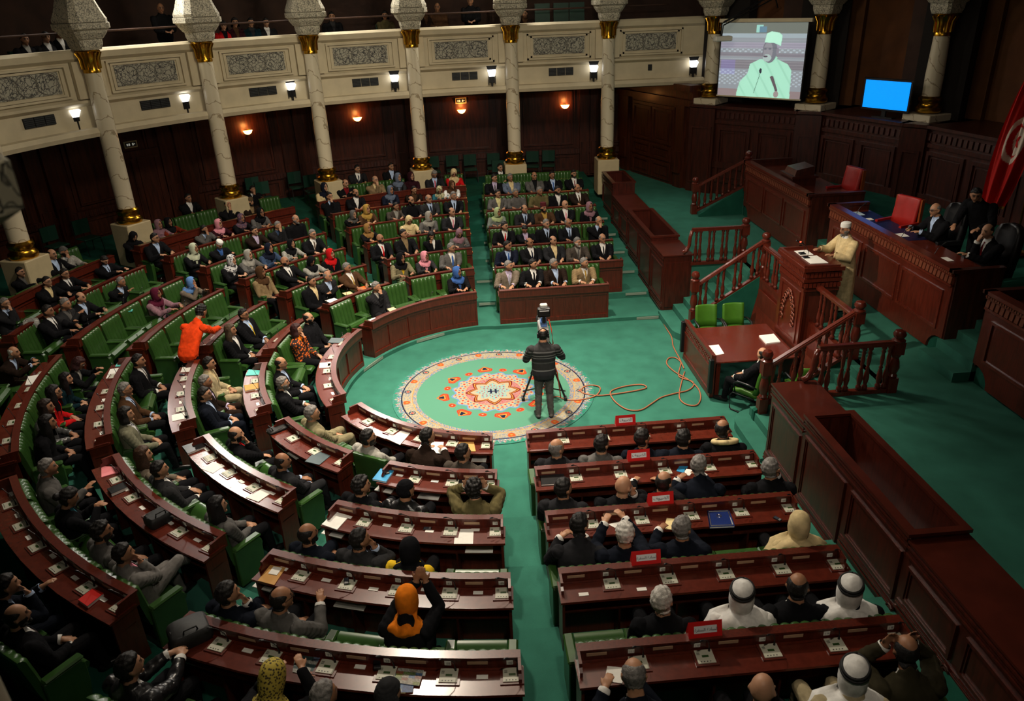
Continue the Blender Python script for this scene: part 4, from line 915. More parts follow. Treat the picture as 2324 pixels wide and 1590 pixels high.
# ------------------------------------------------------------------ columns
def column_parts(t, zb, zt, ped, zf, big=1):
    if ped == 'tall':
        MB().box(-.36, .36, -.36, .36, zf, zb - .24).build('pedestal', STONE, t, bevel=.02)
    else: MB().box(-.42, .42, -.42, .42, zf, zb - .28).build('pedestal', MARBLE, t, bevel=.015)
    MB().lathe([(.0, zb - .25), (.3, zb - .25), (.32, zb - .2), (.32, zb - .13), (.28, zb - .1), (.25, zb - .05), (.255, zb), (.285, zb + .04), (.285, zb + .1), (.235, zb + .15), (0, zb + .15)], n=28).build('base_ring', GOLD, t, 'auto')
    h = zt - zb - .1
    MB().lathe([(.0, zb + .12), (.215, zb + .12), (.222, zb + .12 + h * .35), (.19, zt), (0, zt)], n=28).build('shaft', MARBLE, t, 'auto')
    m = MB().lathe([(0, zt - .03), (.2, zt - .03), (.205, zt + .03), (.19, zt + .06), (.2, zt + .28), (.25, zt + .4), (.29, zt + .46), (.25, zt + .5), (0, zt + .5)], n=24)
    for j in range(12):
        a = 2 * PI * j / 12; m.tube([(.2 * math.cos(a), .2 * math.sin(a), zt + .06), (.215 * math.cos(a), .215 * math.sin(a), zt + .3), (.29 * math.cos(a), .29 * math.sin(a), zt + .43)], [.035, .03, .02], 5)
    m.build('capital', GOLD, t, 'auto')
    m = MB()
    def sq(r, z, ch=.22): 
        k = r * ch; return [(r, -r + k, z), (r, r - k, z), (r - k, r, z), (-r + k, r, z), (-r, r - k, z), (-r, -r + k, z), (-r + k, -r, z), (r - k, -r, z)]
    m.loft([sq(r, zt + z) for r, z in ((.26, .49), (.3, .6), (.31, .72), (.34, .74), (.42, .86), (.44, .92), (.5, .96), (.5, 1.08), (.44, 1.1))])
    m.build('carved_block', CARVED, t)
    m = MB(); m.loft([sq(r, zt + z, .3) for r, z in ((.49, 1.1), (.49, 1.17), (.42, 1.35), (.35, 1.58), (.3, 1.85), (.27, 2.2), (.26, 2.8), (.3, 3.8), (.5, 5.0))])
    m.build('arch_springer', CARVED, t)
for k in range(-1, 7):
    a = cola(k); p = ringp(a, RC)
    t = thing('column', f'white veined marble column with gold base and capital, {ORD[k]} from left across the hall' if k >= 0 else 'white veined marble column beyond the left end of the hall', 'column', p, R(a - 90) if a > 90 else 0, 'hall columns')
    column_parts(t, 2.56, 6.08, 'tall', tz(8) - .02)
for j, p in enumerate(((7.23, 11.0), (9.62, 8.62), (11.38, 5.85), (11.38, -5.85), (9.62, -8.62))):
    t = thing('column', ('short marble column on the shelf left of the projection screen', 'short marble column between projection screen and blue television', 'short marble column right of the blue television', 'short marble column at the near end of the stage wall', 'short marble column at the far near corner of the stage wall')[j], 'column', (*p, 0), [R(-47), R(-55), R(-70), R(70), R(55)][j], 'stage wall columns')
    column_parts(t, 4.5, 6.12, 'short', ZS - .01)
t = thing('column', 'blurred marble column with carved capital close to the viewer', 'column', (-2.72, -12.2, 0), R(-10))
column_parts(t, 2.56, 6.0, 'tall', 1.1)
# floodlights on the gallery ledge
FL = [(-10.3, 6.35), (-8.35, 8.72), (-5.78, 10.55), (-2.75, 11.62), (.33, 11.88), (3.62, 11.88), (6.9, 11.9)]
for j, (x, y) in enumerate(FL):
    a = math.atan2(y, x) if x < 0 else PI / 2
    t = thing('floodlight', f'lit black floodlight standing on the gallery ledge, {ORD[j]} from the left', 'floodlight', (x, y, 4.77), a - PI / 2, 'gallery floodlights')
    MB().box(-.09, .09, -.07, .07, .1, .3).box(-.03, .03, -.03, .03, 0, .12).build('housing', BLACKM, t, bevel=.01)
    m = MB().box(-.015, .015, -.1, .0, .0, .25).box(-.12, -.1, -.03, .03, .05, .3).box(.1, .12, -.03, .03, .05, .3); m.build('bracket', BLACKM, t)
    m = MB(); m.loft([[(-.08, -.06, .28), (.08, -.06, .28), (.08, .06, .28), (-.08, .06, .28)], [(-.13, -.13, .45), (.13, -.13, .45), (.13, .05, .5), (-.13, .05, .5)]]); m.build('reflector', mat('flood_glow', (.95, .95, 1), .4, emit=3.5, ecol=(.9, .93, 1)), t)
    m = MB(); m.add([(-.13, -.02, .5), (.13, -.02, .5), (.17, -.03, .62), (-.17, -.03, .62), (-.13, -.03, .5), (.13, -.03, .5), (.17, -.04, .62), (-.17, -.04, .62)], [(0, 1, 2, 3), (7, 6, 5, 4), (0, 4, 5, 1), (1, 5, 6, 2), (2, 6, 7, 3), (3, 7, 4, 0)]); m.build('barn_door', BLACKM, t)
# ------------------------------------------------------------------ desks and chairs of the house
SLOT = mat('beige_slot', (.45, .3, .19), .5); TAGM = mat('white_tag', (.75, .75, .7), .5); INK = mat('dark_ink', (.05, .05, .06), .6)
seat_no = 100
def arcn(b, du): return 1 if b in 'NS' else max(2, int(abs(du) / 3))
# the seat number ("digit strokes") on every little tag
SEGM = {'0': 'abcdef', '1': 'bc', '2': 'abged', '3': 'abgcd', '4': 'fgbc', '5': 'afgcd', '6': 'afgedc', '7': 'abc', '8': 'abcdefg', '9': 'abcdfg'}
for b in ROWS:
    for k in range(1, ROWS[b] + 1):
        if not has(b, k): continue
        fn = path(b, k); u0, u1 = span(b, k); n = arcn(b, u1 - u0); ns = nseat(b, k); mid = (u0 + u1) / 2; r = Rk(b, k)
        um = (1 if b in 'NS' else 1 / R(1) / r)            # path units per metre
        t = thing('bench_desk', f'long mahogany desk, {RN(k)} row of the {BN[b]}', 'desk', fn(mid, .2, 0), 0, 'long mahogany desks')
        inv = Matrix.Translation(-Vector(t.location))
        W = MB()
        def B(name, m, mb): mb.xf(inv); return mb.build(name, m, t)
        B('desktop', WOODT, MB().pbox(fn, u0 - .02 * um, u1 + .02 * um, .03, .375, .715, .745, n))
        m = MB().pbox(fn, u0, u1, .055, .085, -.02, .75, n)
        m.pbox(fn, u0, u1, .028, .055, .0, .11, n).pbox(fn, u0, u1, .032, .055, .61, .72, n)
        for i in range(ns + 1):
            u = u0 + (u1 - u0) * i / ns; a = max(u0, u - .035 * um); c = min(u1, u + .035 * um); m.pbox(fn, a, c, .032, .055, .11, .61, 1)
        B('front_panel', WOOD, m)
        B('ledge', WOOD, MB().pbox(fn, u0, u1, -.015, .05, .7, .87, n).pbox(fn, u0, u1, -.035, .065, .87, .89, n))
        for s, (a, c) in (('l', (u0, u0 + .03 * um)), ('r', (u1 - .03 * um, u1))):
            B('end_panel', WOOD, MB().pbox(fn, a, c, .085, .34, -.02, .715, 1))
            m = MB(); h = [fn(q, d, z) for q in (a, c) for d, z in ((.05, .745), (.25, .745), (.25, .8), (.21, .83), (.21, .88), (.05, .89))]
            m.add(h, [(0, 1, 2, 3, 4, 5), (11, 10, 9, 8, 7, 6)] + [(i, (i + 1) % 6, 6 + (i + 1) % 6, 6 + i) for i in range(6)]); B('end_rail', WOOD, m)
        if b in 'SAFB': 
            B('shelf', WOODD, MB().pbox(fn, u0, u1, .09, .3, .52, .54, n))
            for i in range(1, ns): u = u0 + (u1 - u0) * i / ns; B('divider', WOODD, MB().pbox(fn, u - .012 * um, u + .012 * um, .085, .3, 0, .52, 1))
        cell = (u1 - u0) / ns
        if b in 'SAFBD' and k < 6:
            for i in range(ns):
                u = u0 + cell * (i + .3); B('name_slot', SLOT, MB().pbox(fn, u - .1 * um, u + .1 * um, .05, .056, .8, .835, 1))
                u = u0 + cell * (i + .82); tg = B('number_tag', TAGM, MB().pbox(fn, u - .032 * um, u + .032 * um, .05, .056, .79, .84, 1))
                if b in 'SA' and k > 2:
                    seat_no += 1; m = MB()
                    for q, ch in enumerate(str(seat_no)):
                        cu = u + (q - 1) * .017 * um; e = .0045 * um; hh = .011
                        for sgm in SEGM[ch]:
                            x0, x1, z0, z1 = {'a': (-1, 1, 2, 2), 'g': (-1, 1, 1, 1), 'd': (-1, 1, 0, 0), 'f': (-1, -1, 1, 2), 'b': (1, 1, 1, 2), 'e': (-1, -1, 0, 1), 'c': (1, 1, 0, 1)}[sgm]
                            m.pbox(fn, cu + x0 * e - .0012 * um, cu + x1 * e + .0012 * um, .056, .0575, .803 + z0 * hh - .001, .803 + z1 * hh + .001, 1)
                    B('number', INK, m)
# --- microphone units
def mic_unit():
    t = thing('microphone_unit', 'x', 'microphone unit')
    MB().box(-.115, .115, -.1, .105, 0, .012).build('wooden_mount', WOOD, t)
    MB().box(-.088, .088, -.075, .09, .012, .02).build('plate', BEIGEP, t)
    MB().box(-.03, .035, -.005, .02, .02, .0225).build('display', LCD, t)
    m = MB()
    for i in range(4): m.box(-.06 + i * .03, -.048 + i * .03, -.06, -.052, .02, .0225)
    for i in range(3): m.box(-.075, -.045, .03 + i * .012, .034 + i * .012, .02, .0215)
    m.build('buttons', BLACK, t)
    g = MB().tube([(.06, .07, .02), (.06, .07, .06), (.05, .06, .13), (.02, .03, .2), (-.04, -.0, .24)], [.013, .007, .004, .004, .004], 6).build('gooseneck', BLACK, t)
    MB().tube([(-.035, .003, .238), (-.06, -.01, .245), (-.075, -.018, .247)], [.009, .011, .007], 7).build('microphone_head', BLACK, g)
    return t
MU = mic_unit(); mic_used = False
def place_mic(loc, rz, label):
    global mic_used
    if not mic_used:
        mic_used = True; MU.location = loc; MU.rotation_euler = (0, 0, rz); MU['label'] = label; MU['group'] = 'desk microphone units'; return MU
    return dup(MU, loc, rz, label, 'desk microphone units')
def nth(i, n): return ORD[i] + ' from the left'
for b, rows in (('S', 5), ('A', 5), ('F', 5), ('B', 5), ('D', 5), ('C', 1), ('E', 2)):
    for k in range(1, rows + 1):
        if not has(b, k): continue
        fn = path(b, k); u0, u1 = span(b, k); ns = nseat(b, k); cell = (u1 - u0) / ns
        for i in range(ns):
            u = u0 + cell * (i + (.9 if b == 'S' else .85)); p = fn(u, .16, .745)
            place_mic(p, inward(b, u), f'beige microphone unit, {RN(k)} row desk of {BN[b]}, {lr(b, k, i)}')
# --- chairs
def make_chair(kind):
    t = thing('leather_armchair', 'x', 'seat'); w = .315
    # back: seven upright flutes, rounded top, slightly reclined
    rows = [(.4, -.2, .05), (.55, -.225, .06), (.75, -.255, .06), (.9, -.28, .06), (.965, -.292, .062), (.995, -.305, .045), (1.01, -.32, .012)]
    nf = 6; X = []
    for i in range(nf * 4 + 1):
        s = i / (nf * 4); X.append((-w + 2 * w * s, abs(math.sin(s * nf * PI)) ** .6))
    rings = []
    for z, y, th in rows:
        front = [(x, y + th * .5 + .034 * b_ - .05 * (x / w) ** 2 * 0, z) for x, b_ in X]; back = [(x, y - th * .7, z) for x, b_ in X[::-6]]
        rings.append(front + back)
    MB().loft(rings).build('backrest', LEATHER, t, 'auto')
    m = MB()
    if kind == 'down': prof = [(-.19, .36), (.2, .36), (.27, .38), (.29, .42), (.27, .46), (.2, .475), (-.19, .455)]
    else: prof = [(-.17, .38), (-.06, .47), (.06, .6), (.13, .645), (.2, .64), (.25, .59), (.25, .53), (.19, .46), (.05, .38), (-.1, .33)]
    m.loft([[(x, y, z) for y, z in prof] for x in (-w + .05, w - .05)]); m.build('seat_cushion', LEATHER, t, 'auto')
    for s in (-1, 1):
        a = MB(); prof = [(-.22, .05), (.16, .05), (.2, .3), (.21, .56), (.17, .615), (-.22, .625)]
        a.loft([[(s * (w + .012) + q, y, z) for y, z in prof] for q in (-.046, .046)]); p = a.build('armrest', LEATHER, t, bevel=.012)
        MB().box(s * (w + .012) - .056, s * (w + .012) + .056, -.21, .21, .61, .655).build('arm_pad', LEATHER, p, bevel=.018)
    MB().box(-w, w, -.2, .1, .0, .1).build('plinth', WOODD, t)
    return t
CH = {'down': make_chair('down'), 'up': make_chair('up')}; chused = {'down': False, 'up': False}
def place_chair(kind, loc, rz, label):
    if not chused[kind]:
        chused[kind] = True; o = CH[kind]; o.location = loc; o.rotation_euler = (0, 0, rz); o['label'] = label; o['group'] = 'green leather armchairs'; return o
    return dup(CH[kind], loc, rz, label, 'green leather armchairs')
COLP = [ringp(cola(k), RC) for k in range(-1, 7)]
def chairs():
    for b in ROWS:
        for k in range(1, ROWS[b] + 1):
            if not has(b, k): continue
            fn = path(b, k)
            for i, u in enumerate(seat_u(b, k)):
                if b in 'CE' and k == 7 and not OCC.get((b, k, i)): pass
                taken = OCC.get((b, k, i)); cp = fn(u, .92, 0)
                if any(math.hypot(cp[0] - q[0], cp[1] - q[1]) < .72 for q in COLP): continue
                place_chair('down' if taken else 'up', fn(u, .92, 0), inward(b, u), f'{"occupied" if taken else "empty"} green leather armchair, {RN(k)} row of {BN[b]}, {lr(b, k, i)}')
    for i in range(5):
        place_chair('up', (.25 + i * .62, 11.05, tz(7)), PI, f'empty green leather back row seat before the far columns, {ORD[i]} from the left')
# --- step grilles in the aisles
def grille(loc, rz, w, label):
    o = MB().box(-w / 2, w / 2, -.02, .0, -.03, .035).build('step_grille', STRIPM)
    o.location = loc; o.rotation_euler = (0, 0, rz); tag(o, label, 'grille', 'pale step grilles')
for k in range(2, 8): grille((-.45, Rn(k) - .052, tz(k) - .07), 0, .42, f'pale grille on the {ORD[k - 2]} step of the far central aisle')
for k in range(1, 7): grille((3.46, Rn(k) - .052, tz(k) - .05), 0, .55 if k < 3 else .5, f'pale grille on the {ORD[k - 1]} step beside the far wooden parapet')
for u, lb in ((119, 'below the far centre front desk'), (150, 'left of the far centre front desk end')):
    p = pol(u, WL[0] - .053, .05); grille(p, R(u) - PI / 2, .75, 'long pale grille on the floor step ' + lb)
for k in range(2, 7):
    for u, w, lb in ((120, .36, 'far left stair aisle'), ):
        p = pol(u, WL[k - 1] - .052, tz(k) - .06); grille(p, R(u) - PI / 2, .3, f'pale grille on the {ORD[k - 2]} step of the {lb}')
WOODQ = mat('parapet_mahogany_shaded', (.06, .0095, .0045), .34, noise=.4, nscale=3, wave=(8, 8, 1), coat=.2); WOODP = mat('parapet_top_shaded', (.07, .012, .006), .32, noise=.2, nscale=3, coat=.3)  # same mahogany with the parapets' weak light darkened into the colour
# ------------------------------------------------------------------ wooden parapets between hall and stage
for s, nm in ((1, 'far'), (-1, 'near')):
    Y = lambda y: y * s
    t = thing('stage_parapet', f'stepped mahogany parapet with planter trough along the {nm} side of the stage', 'parapet', (4.18, Y(3.36), 0))
    inv = Matrix.Translation(-Vector(t.location))
    def B(name, m, mb, par=None): mb.xf(inv if not par else Matrix.Identity(4)); return mb.build(name, m, par or t)
    def bx(m, x0, x1, y0, y1, z0, z1): return m.box(x0, x1, min(Y(y0), Y(y1)), max(Y(y0), Y(y1)), z0, z1)
    secs = [(3.36, 4.57, 1.58, 0), (4.57, 7.34, 1.69, 1), (7.34, 9.5, 1.62, 0), (9.5, 11.2, 1.98, 1)]
    for (y0, y1, zt, trough) in secs:
        if trough:
            m = MB(); z0 = zt - .62
            bx(m, 3.84, 3.9, y0, y1, 0, zt - .028); bx(m, 4.47, 4.53, y0, y1, z0, zt - .028); bx(m, 3.9, 4.47, y0 + .002, y0 + .06, z0, zt - .028); bx(m, 3.9, 4.47, y1 - .06, y1 - .002, z0, zt - .028); bx(m, 3.9, 4.47, y0 + .003, y1 - .003, z0 - .05, z0)
            B('planter_box', WOODQ, m)
            m = MB(); bx(m, 3.8, 3.92, y0 + .08, y1 - .08, zt - .03, zt + .015); bx(m, 4.46, 4.56, y0 + .08, y1 - .08, zt - .03, zt + .015); bx(m, 3.8, 4.56, y0 - .01, y0 + .08, zt - .03, zt + .015); bx(m, 3.8, 4.56, y1 - .08, y1 + .01, zt - .03, zt + .015)
            B('rim', WOODP, m)
        else:
            m = MB(); bx(m, 3.84, 4.53, y0, y1, 0, zt - .03); B('cabinet', WOODQ, m)
            m = MB(); bx(m, 3.81, 4.55, y0 - .02, y1, zt - .03, zt); B('top_board', WOODP, m)
        npn = max(1, round((y1 - y0) / 1.4)); L = (y1 - y0) / npn
        for q in range(npn):
            a, c = y0 + L * q, y0 + L * (q + 1); zb = tz(max(1, int((a - 3.29) / 1.285) + 1)) + .05; m = MB()
            for d, e in ((.0, .03), (.03, .018)):
                bx(m, 3.84 - .025 + d * .4, 3.84, a + .08 + d, c - .08 - d, zt - .34 - d, zt - .3 - d); bx(m, 3.815 + d * .4, 3.84, a + .08 + d, c - .08 - d, zb + .22 + d, zb + .26 + d)
                bx(m, 3.815 + d * .4, 3.84, a + .08 + d, a + .12 + d, zb + .26 + d, zt - .34 - d); bx(m, 3.815 + d * .4, 3.84, c - .12 - d, c - .08 - d, zb + .26 + d, zt - .34 - d)
            for zz, pr in ((zt - .1, .03), (zt - .15, .018), (zt - .2, .03), (zb + .1, .03), (zb + .14, .018), (zb + .04, .035)): bx(m, 3.84 - pr, 3.84, a, c, zz, zz + .03)
            B('moulded_panel', WOODQ, m)
            m = MB()
            for g in range(3): m.tube([(3.8, Y(c - .06 + .03 * math.cos(x) * g), zb + .1 + .03 * g * math.sin(x)) for x in np.linspace(0, PI, 6)], .012, 5)
            B('scroll_foot', WOODQ, m)
    m = MB(); bx(m, 3.9, 4.47, 3.34, 3.36, .25, 1.4); B('end_face', WOODQ, m)
# ------------------------------------------------------------------ balustrades
BALM = MB().lathe([(0, 0), (.045, 0), (.045, .07), (.028, .09), (.036, .13), (.048, .2), (.04, .3), (.024, .38), (.034, .4), (.02, .43), (.03, .5), (.034, .58), (.024, .66), (.036, .69), (.022, .72), (.04, .75), (.04, .8), (0, .8)], n=10)
bal_proto = BALM.build('baluster', WOOD, None, True); bal_me = bal_proto.data; bpy.data.objects.remove(bal_proto)
NEWM = MB().box(-.075, .075, -.075, .075, 0, .3).lathe([(0, .3), (.06, .3), (.075, .34), (.055, .38), (.085, .5), (.07, .62), (.05, .7), (.07, .74), (.075, .78)], n=14).box(-.08, .08, -.08, .08, .78, 1.02).lathe([(0, 1.02), (.095, 1.02), (.1, 1.05), (.06, 1.08), (.09, 1.13), (.095, 1.17), (.07, 1.23), (.0, 1.26)], n=14)
def newel(t, inv, x, y, z, h=1.26):
    m = MB(); m.v = [(a * 1.05 + x, b * 1.05 + y, c * h / 1.26 + z) for a, b, c in NEWM.v]; m.f = list(NEWM.f); m.xf(inv); return m.build('newel_post', WOOD, t, 'auto')
def balustrade(name, label, p0, p1, zr0, zr1, hb, n, posts, pairs=True):
    """p0,p1: feet in plan; zr: height of the base rail; hb: rail to handrail"""
    t = thing(name, label, 'balustrade', (*p0, zr0)); inv = Matrix.Translation(-Vector(t.location))
    a = Vector((*p0, 0)); d = Vector((*p1, 0)) - a; L = d.length; d.normalize(); nn = Vector((-d.y, d.x, 0))
    def f(u, e, z): return tuple(a + d * u + nn * e + Vector((0, 0, z + zr0 + (zr1 - zr0) * u / L)))
    MB().pbox(f, 0, L, -.05, .05, 0, .07, 1).xf(inv).build('base_rail', WOOD, t)
    MB().pbox(f, 0, L, -.055, .055, hb, hb + .045, 1).pbox(f, 0, L, -.04, .04, hb + .045, hb + .075, 1).xf(inv).build('handrail', WOODT, t)
    for i in range(n):
        u = L * (i + .5) / n + (L / n * .18 * (1 if i % 2 == 0 else -1) if pairs else 0)
        o = bpy.data.objects.new('baluster', bal_me); link(o); o.parent = t
        q = Vector(f(u, 0, .07)); o.location = q - Vector(t.location); o.scale = (1, 1, (hb - .07) / .8)
    for x, y, z, h in posts: newel(t, inv, x, y, z, h)
    return t
for s, nm in ((1, 'far'), (-1, 'near')):
    balustrade('stair_balustrade', f'sloping turned wood balustrade of the {nm} stage stairs with ball topped newel', (4.25, 2.12 * s), (5.8, 2.12 * s), .42, 1.42, .78, 8, [(4.24, 2.13 * s, .32, 1.27), (5.8, 2.12 * s, ZD, 1.11)])
    balustrade('stage_balustrade', f'level turned wood balustrade beside the {nm} stage stairs ending in a newel', (4.5, 3.39 * s), (5.8, 3.39 * s), 1.3 if s < 0 else 1.3, 1.3, .84, 8, [(5.8, 3.39 * s, ZD, 1.11)])
    m = MB(); m.tube([(4.5, 3.39 * s, 2.15), (4.46, 3.39 * s, 2.0), (4.45, 3.39 * s, 1.8), (4.38, 3.39 * s, 1.66), (4.3, 3.39 * s, 1.62)], [.045, .045, .045, .05, .055], 8)
    o = m.build('rail_scroll', WOODT, None, True); o.parent = [x for x in C.objects if x.name.startswith('stage_balustrade')][-1]; o.matrix_parent_inverse = Matrix.Translation(-Vector(o.parent.location))
    balustrade('podium_balustrade', f'short turned wood balustrade between the {nm} stairs and the rostrum', (5.76, .66 * s), (5.76, 2.04 * s), 1.3, 1.3, .78, 6, [])
t = balustrade('presidium_balustrade', 'sloping dark wood balustrade going up beside the far presidium desk', (6.0, 7.9), (7.3, 7.6), 1.35, 2.1, .74, 8, [(5.95, 7.92, ZD, 1.1), (7.35, 7.58, 2.0, 1.15)], False)
m = MB(); m.loft([[(x, y, z) for x, z in ((6, ZD), (7.3, ZD), (7.3, 2.1), (6, 1.36))] for y in (7.55, 7.62)]); struct(m.build('wall_presidium_stair', CARPETD))
# ------------------------------------------------------------------ rostrum and the reporters' table
t = thing('rostrum', 'tall carved mahogany speaker rostrum at the front of the stage', 'rostrum', (5.85, 0, 0))
X0 = -.35
MB().box(X0 + .06, .35, -.52, .52, 0, 2.0).build('body', WOOD, t)
m = MB().box(X0 + .02, X0 + .06, -.56, .56, .75, 2.0); m.box(X0, X0 + .02, -.44, -.38, .91, 1.89).box(X0, X0 + .02, .38, .44, .91, 1.89).box(X0, X0 + .02, -.44, .44, 1.89, 1.95).box(X0, X0 + .02, -.44, .44, .85, .91); m.build('front_panel', WOOD, t)
m = MB()                                  # carved acanthus arch on the front panel
for s in (-1, 1):
    for i in range(9):
        q = i / 8; y = s * (.03 + .24 * math.sin(q * PI * .55)); z = 1.8 - .6 * q ** 1.3
        m.tube([(X0 - .005, y + (.07 - .025 * (i % 2)) * math.cos(v) * s, z + .06 * math.sin(v)) for v in np.linspace(-.5, 5.2, 10)], [.016] * 9 + [.006], 5)
m.build('carved_ornament', mat('carving_highlight', (.17, .04, .02), .3, coat=.4), t, True)
m = MB()
for z0, z1, e in ((2.0, 2.06, .0), (2.06, 2.2, -.03), (2.2, 2.26, .03), (2.26, 2.42, .0), (2.42, 2.5, .06)): m.box(X0 - e, .36 + e * .5, -.58 - e, .58 + e, z0, z1)
m.build('cornice', WOOD, t)
for zc, h in ((2.13, .045), (2.34, .05)):
    m = MB()
    for i in range(16): y = -.55 + 1.1 * (i + .5) / 16; m.pbox(lambda u, d, z: (d, u, z), y - .028, y + .028, X0 - .03, X0 + .04, zc - h, zc + h, 1, .008)
    for i in range(9): x = X0 + .72 * (i + .5) / 9; m.pbox(lambda u, d, z: (u, d, z), x - .03, x + .03, -.61, -.55, zc - h, zc + h, 1, .008)
    m.build('carved_band', WOODT, t)
m = MB(); m.add([(X0 + .02, -.58, 2.5), (.36, -.58, 2.42), (.36, .58, 2.42), (X0 + .02, .58, 2.5), (X0 + .02, -.58, 2.44), (.36, -.58, 2.36), (.36, .58, 2.36), (X0 + .02, .58, 2.44)], [(0, 1, 2, 3), (7, 6, 5, 4), (0, 4, 5, 1), (1, 5, 6, 2), (2, 6, 7, 3), (3, 7, 4, 0)]); m.build('reading_top', WOODT, t)
m = MB().box(X0 - .05, X0, -.6, .6, 2.5, 2.55).box(X0, .3, -.62, -.57, 2.45, 2.54).box(X0, .3, .57, .62, 2.45, 2.54); m.build('reading_lip', WOODT, t)
MB().box(X0 + .04, .3, -.5, .5, 2.46, 2.49).build('top_fill', WOODD, t)
for s in (-1, 1): 
    m = MB(); m.loft([[(x, s * y, z) for x, z in ((-.28, .3), (.0, .3), (.0, 1.28), (-.1, 1.28))] for y in (.62, 2.02)])
    m.box(-.2, -.17, min(s * .75, s * 1.9), max(s * .75, s * 1.9), .55, 1.15); m.build('side_panel', WOOD, t)
t = thing('reporters_table', 'mahogany reporters table with carved modesty panel in front of the rostrum', 'table', (4.6, 0, 0))
MB().box(-.82, .86, -.85, .85, .715, .75).build('tabletop', WOODT, t, bevel=.006)
m = MB().box(-.9, -.84, -.92, .92, .02, .93); m.box(-.93, -.9, -.92, .92, .88, .95).box(-.92, -.9, -.92, .92, .62, .66).box(-.92, -.9, -.92, .92, .02, .14).box(-.915, -.9, -.92, -.84, .14, .62).box(-.915, -.9, .84, .92, .14, .62); m.build('modesty_panel', WOOD, t)
m = MB()
for i in range(22): y = -.86 + 1.72 * (i + .5) / 22; m.pbox(lambda u, d, z: (d, u, z), y - .022, y + .022, -.925, -.89, .72, .8, 1, .006)
m.build('carved_band', WOODT, t)
for x, y in ((-.74, -.78), (-.74, .78), (.8, -.78), (.8, .78)): MB().box(x - .04, x + .04, y - .04, y + .04, 0, .715).build('leg', WOOD, t)
for s in (-1, 1):
    o = MB().box(-.04, .04, -.05, .05, 0, .72).build('column_loudspeaker', BLACK, None, bevel=.01); o.location = (3.66, .96 * s, .16); tag(o, f'slim black column loudspeaker fixed to the {"far" if s > 0 else "near"} edge of the reporters table panel', 'loudspeaker')
# green office chairs on sled frames
def office_chair():
    t = thing('office_chair', 'x', 'chair')
    def slab(prof, w, curve):
        rings = []
        for y, z, th in prof: rings.append([(x, y + curve * (x / w) ** 2, z) for x in np.linspace(-w, w, 9)] + [(x, y - th + curve * (x / w) ** 2, z) for x in np.linspace(w, -w, 9)])
        return MB().loft(rings)
    slab([(-.2, .46, .06), (-.24, .62, .07), (-.27, .82, .07), (-.3, .93, .05), (-.31, .96, .02)], .24, .05).build('backrest', LEATHERB, t, True)
    rings = [[(x, y, .47 + .03 * math.cos(x * 5) - (.03 if abs(y) > .2 else 0)) for x in np.linspace(-.24, .24, 7)] + [(x, y, .39) for x in np.linspace(.24, -.24, 7)] for y in (-.22, -.1, .1, .22, .27)]
    MB().loft(rings).build('seat', LEATHERB, t, True)
    for s in (-1, 1):
        MB().tube([(s * .25, -.2, .38), (s * .27, .25, .38), (s * .28, .3, .3), (s * .28, .28, .04), (s * .28, .24, .02), (s * .28, -.3, .02)], .014, 7).build('sled_frame', BLACKM, t, True)
        MB().tube([(s * .26, -.24, .62), (s * .29, -.1, .66), (s * .29, .15, .655), (s * .28, .24, .58), (s * .27, .2, .4)], [.016, .024, .024, .018, .014], 7).build('armrest', BLACKM, t, True)
    MB().tube([(-.28, -.3, .02), (.28, -.3, .02)], .014, 7).build('cross_bar', BLACKM, t)
    return t
oc = office_chair(); OC = [((4.36, 1.33, 0), PI, 'bright green office chair behind the reporters table, left of the pair'), ((4.98, 1.33, 0), PI, 'bright green office chair behind the reporters table, right of the pair'), ((4.32, -1.46, 0), .62, 'bright green office chair occupied by the man at the reporters table'), ((5.3, -1.45, 0), .0, 'bright green office chair half hidden behind the near stair balustrade')]
oc.location, oc['label'], oc['group'] = OC[0][0], OC[0][2], 'green office chairs'; oc.rotation_euler = (0, 0, PI)
for l, r_, lb in OC[1:]: dup(oc, l, r_, lb, 'green office chairs')
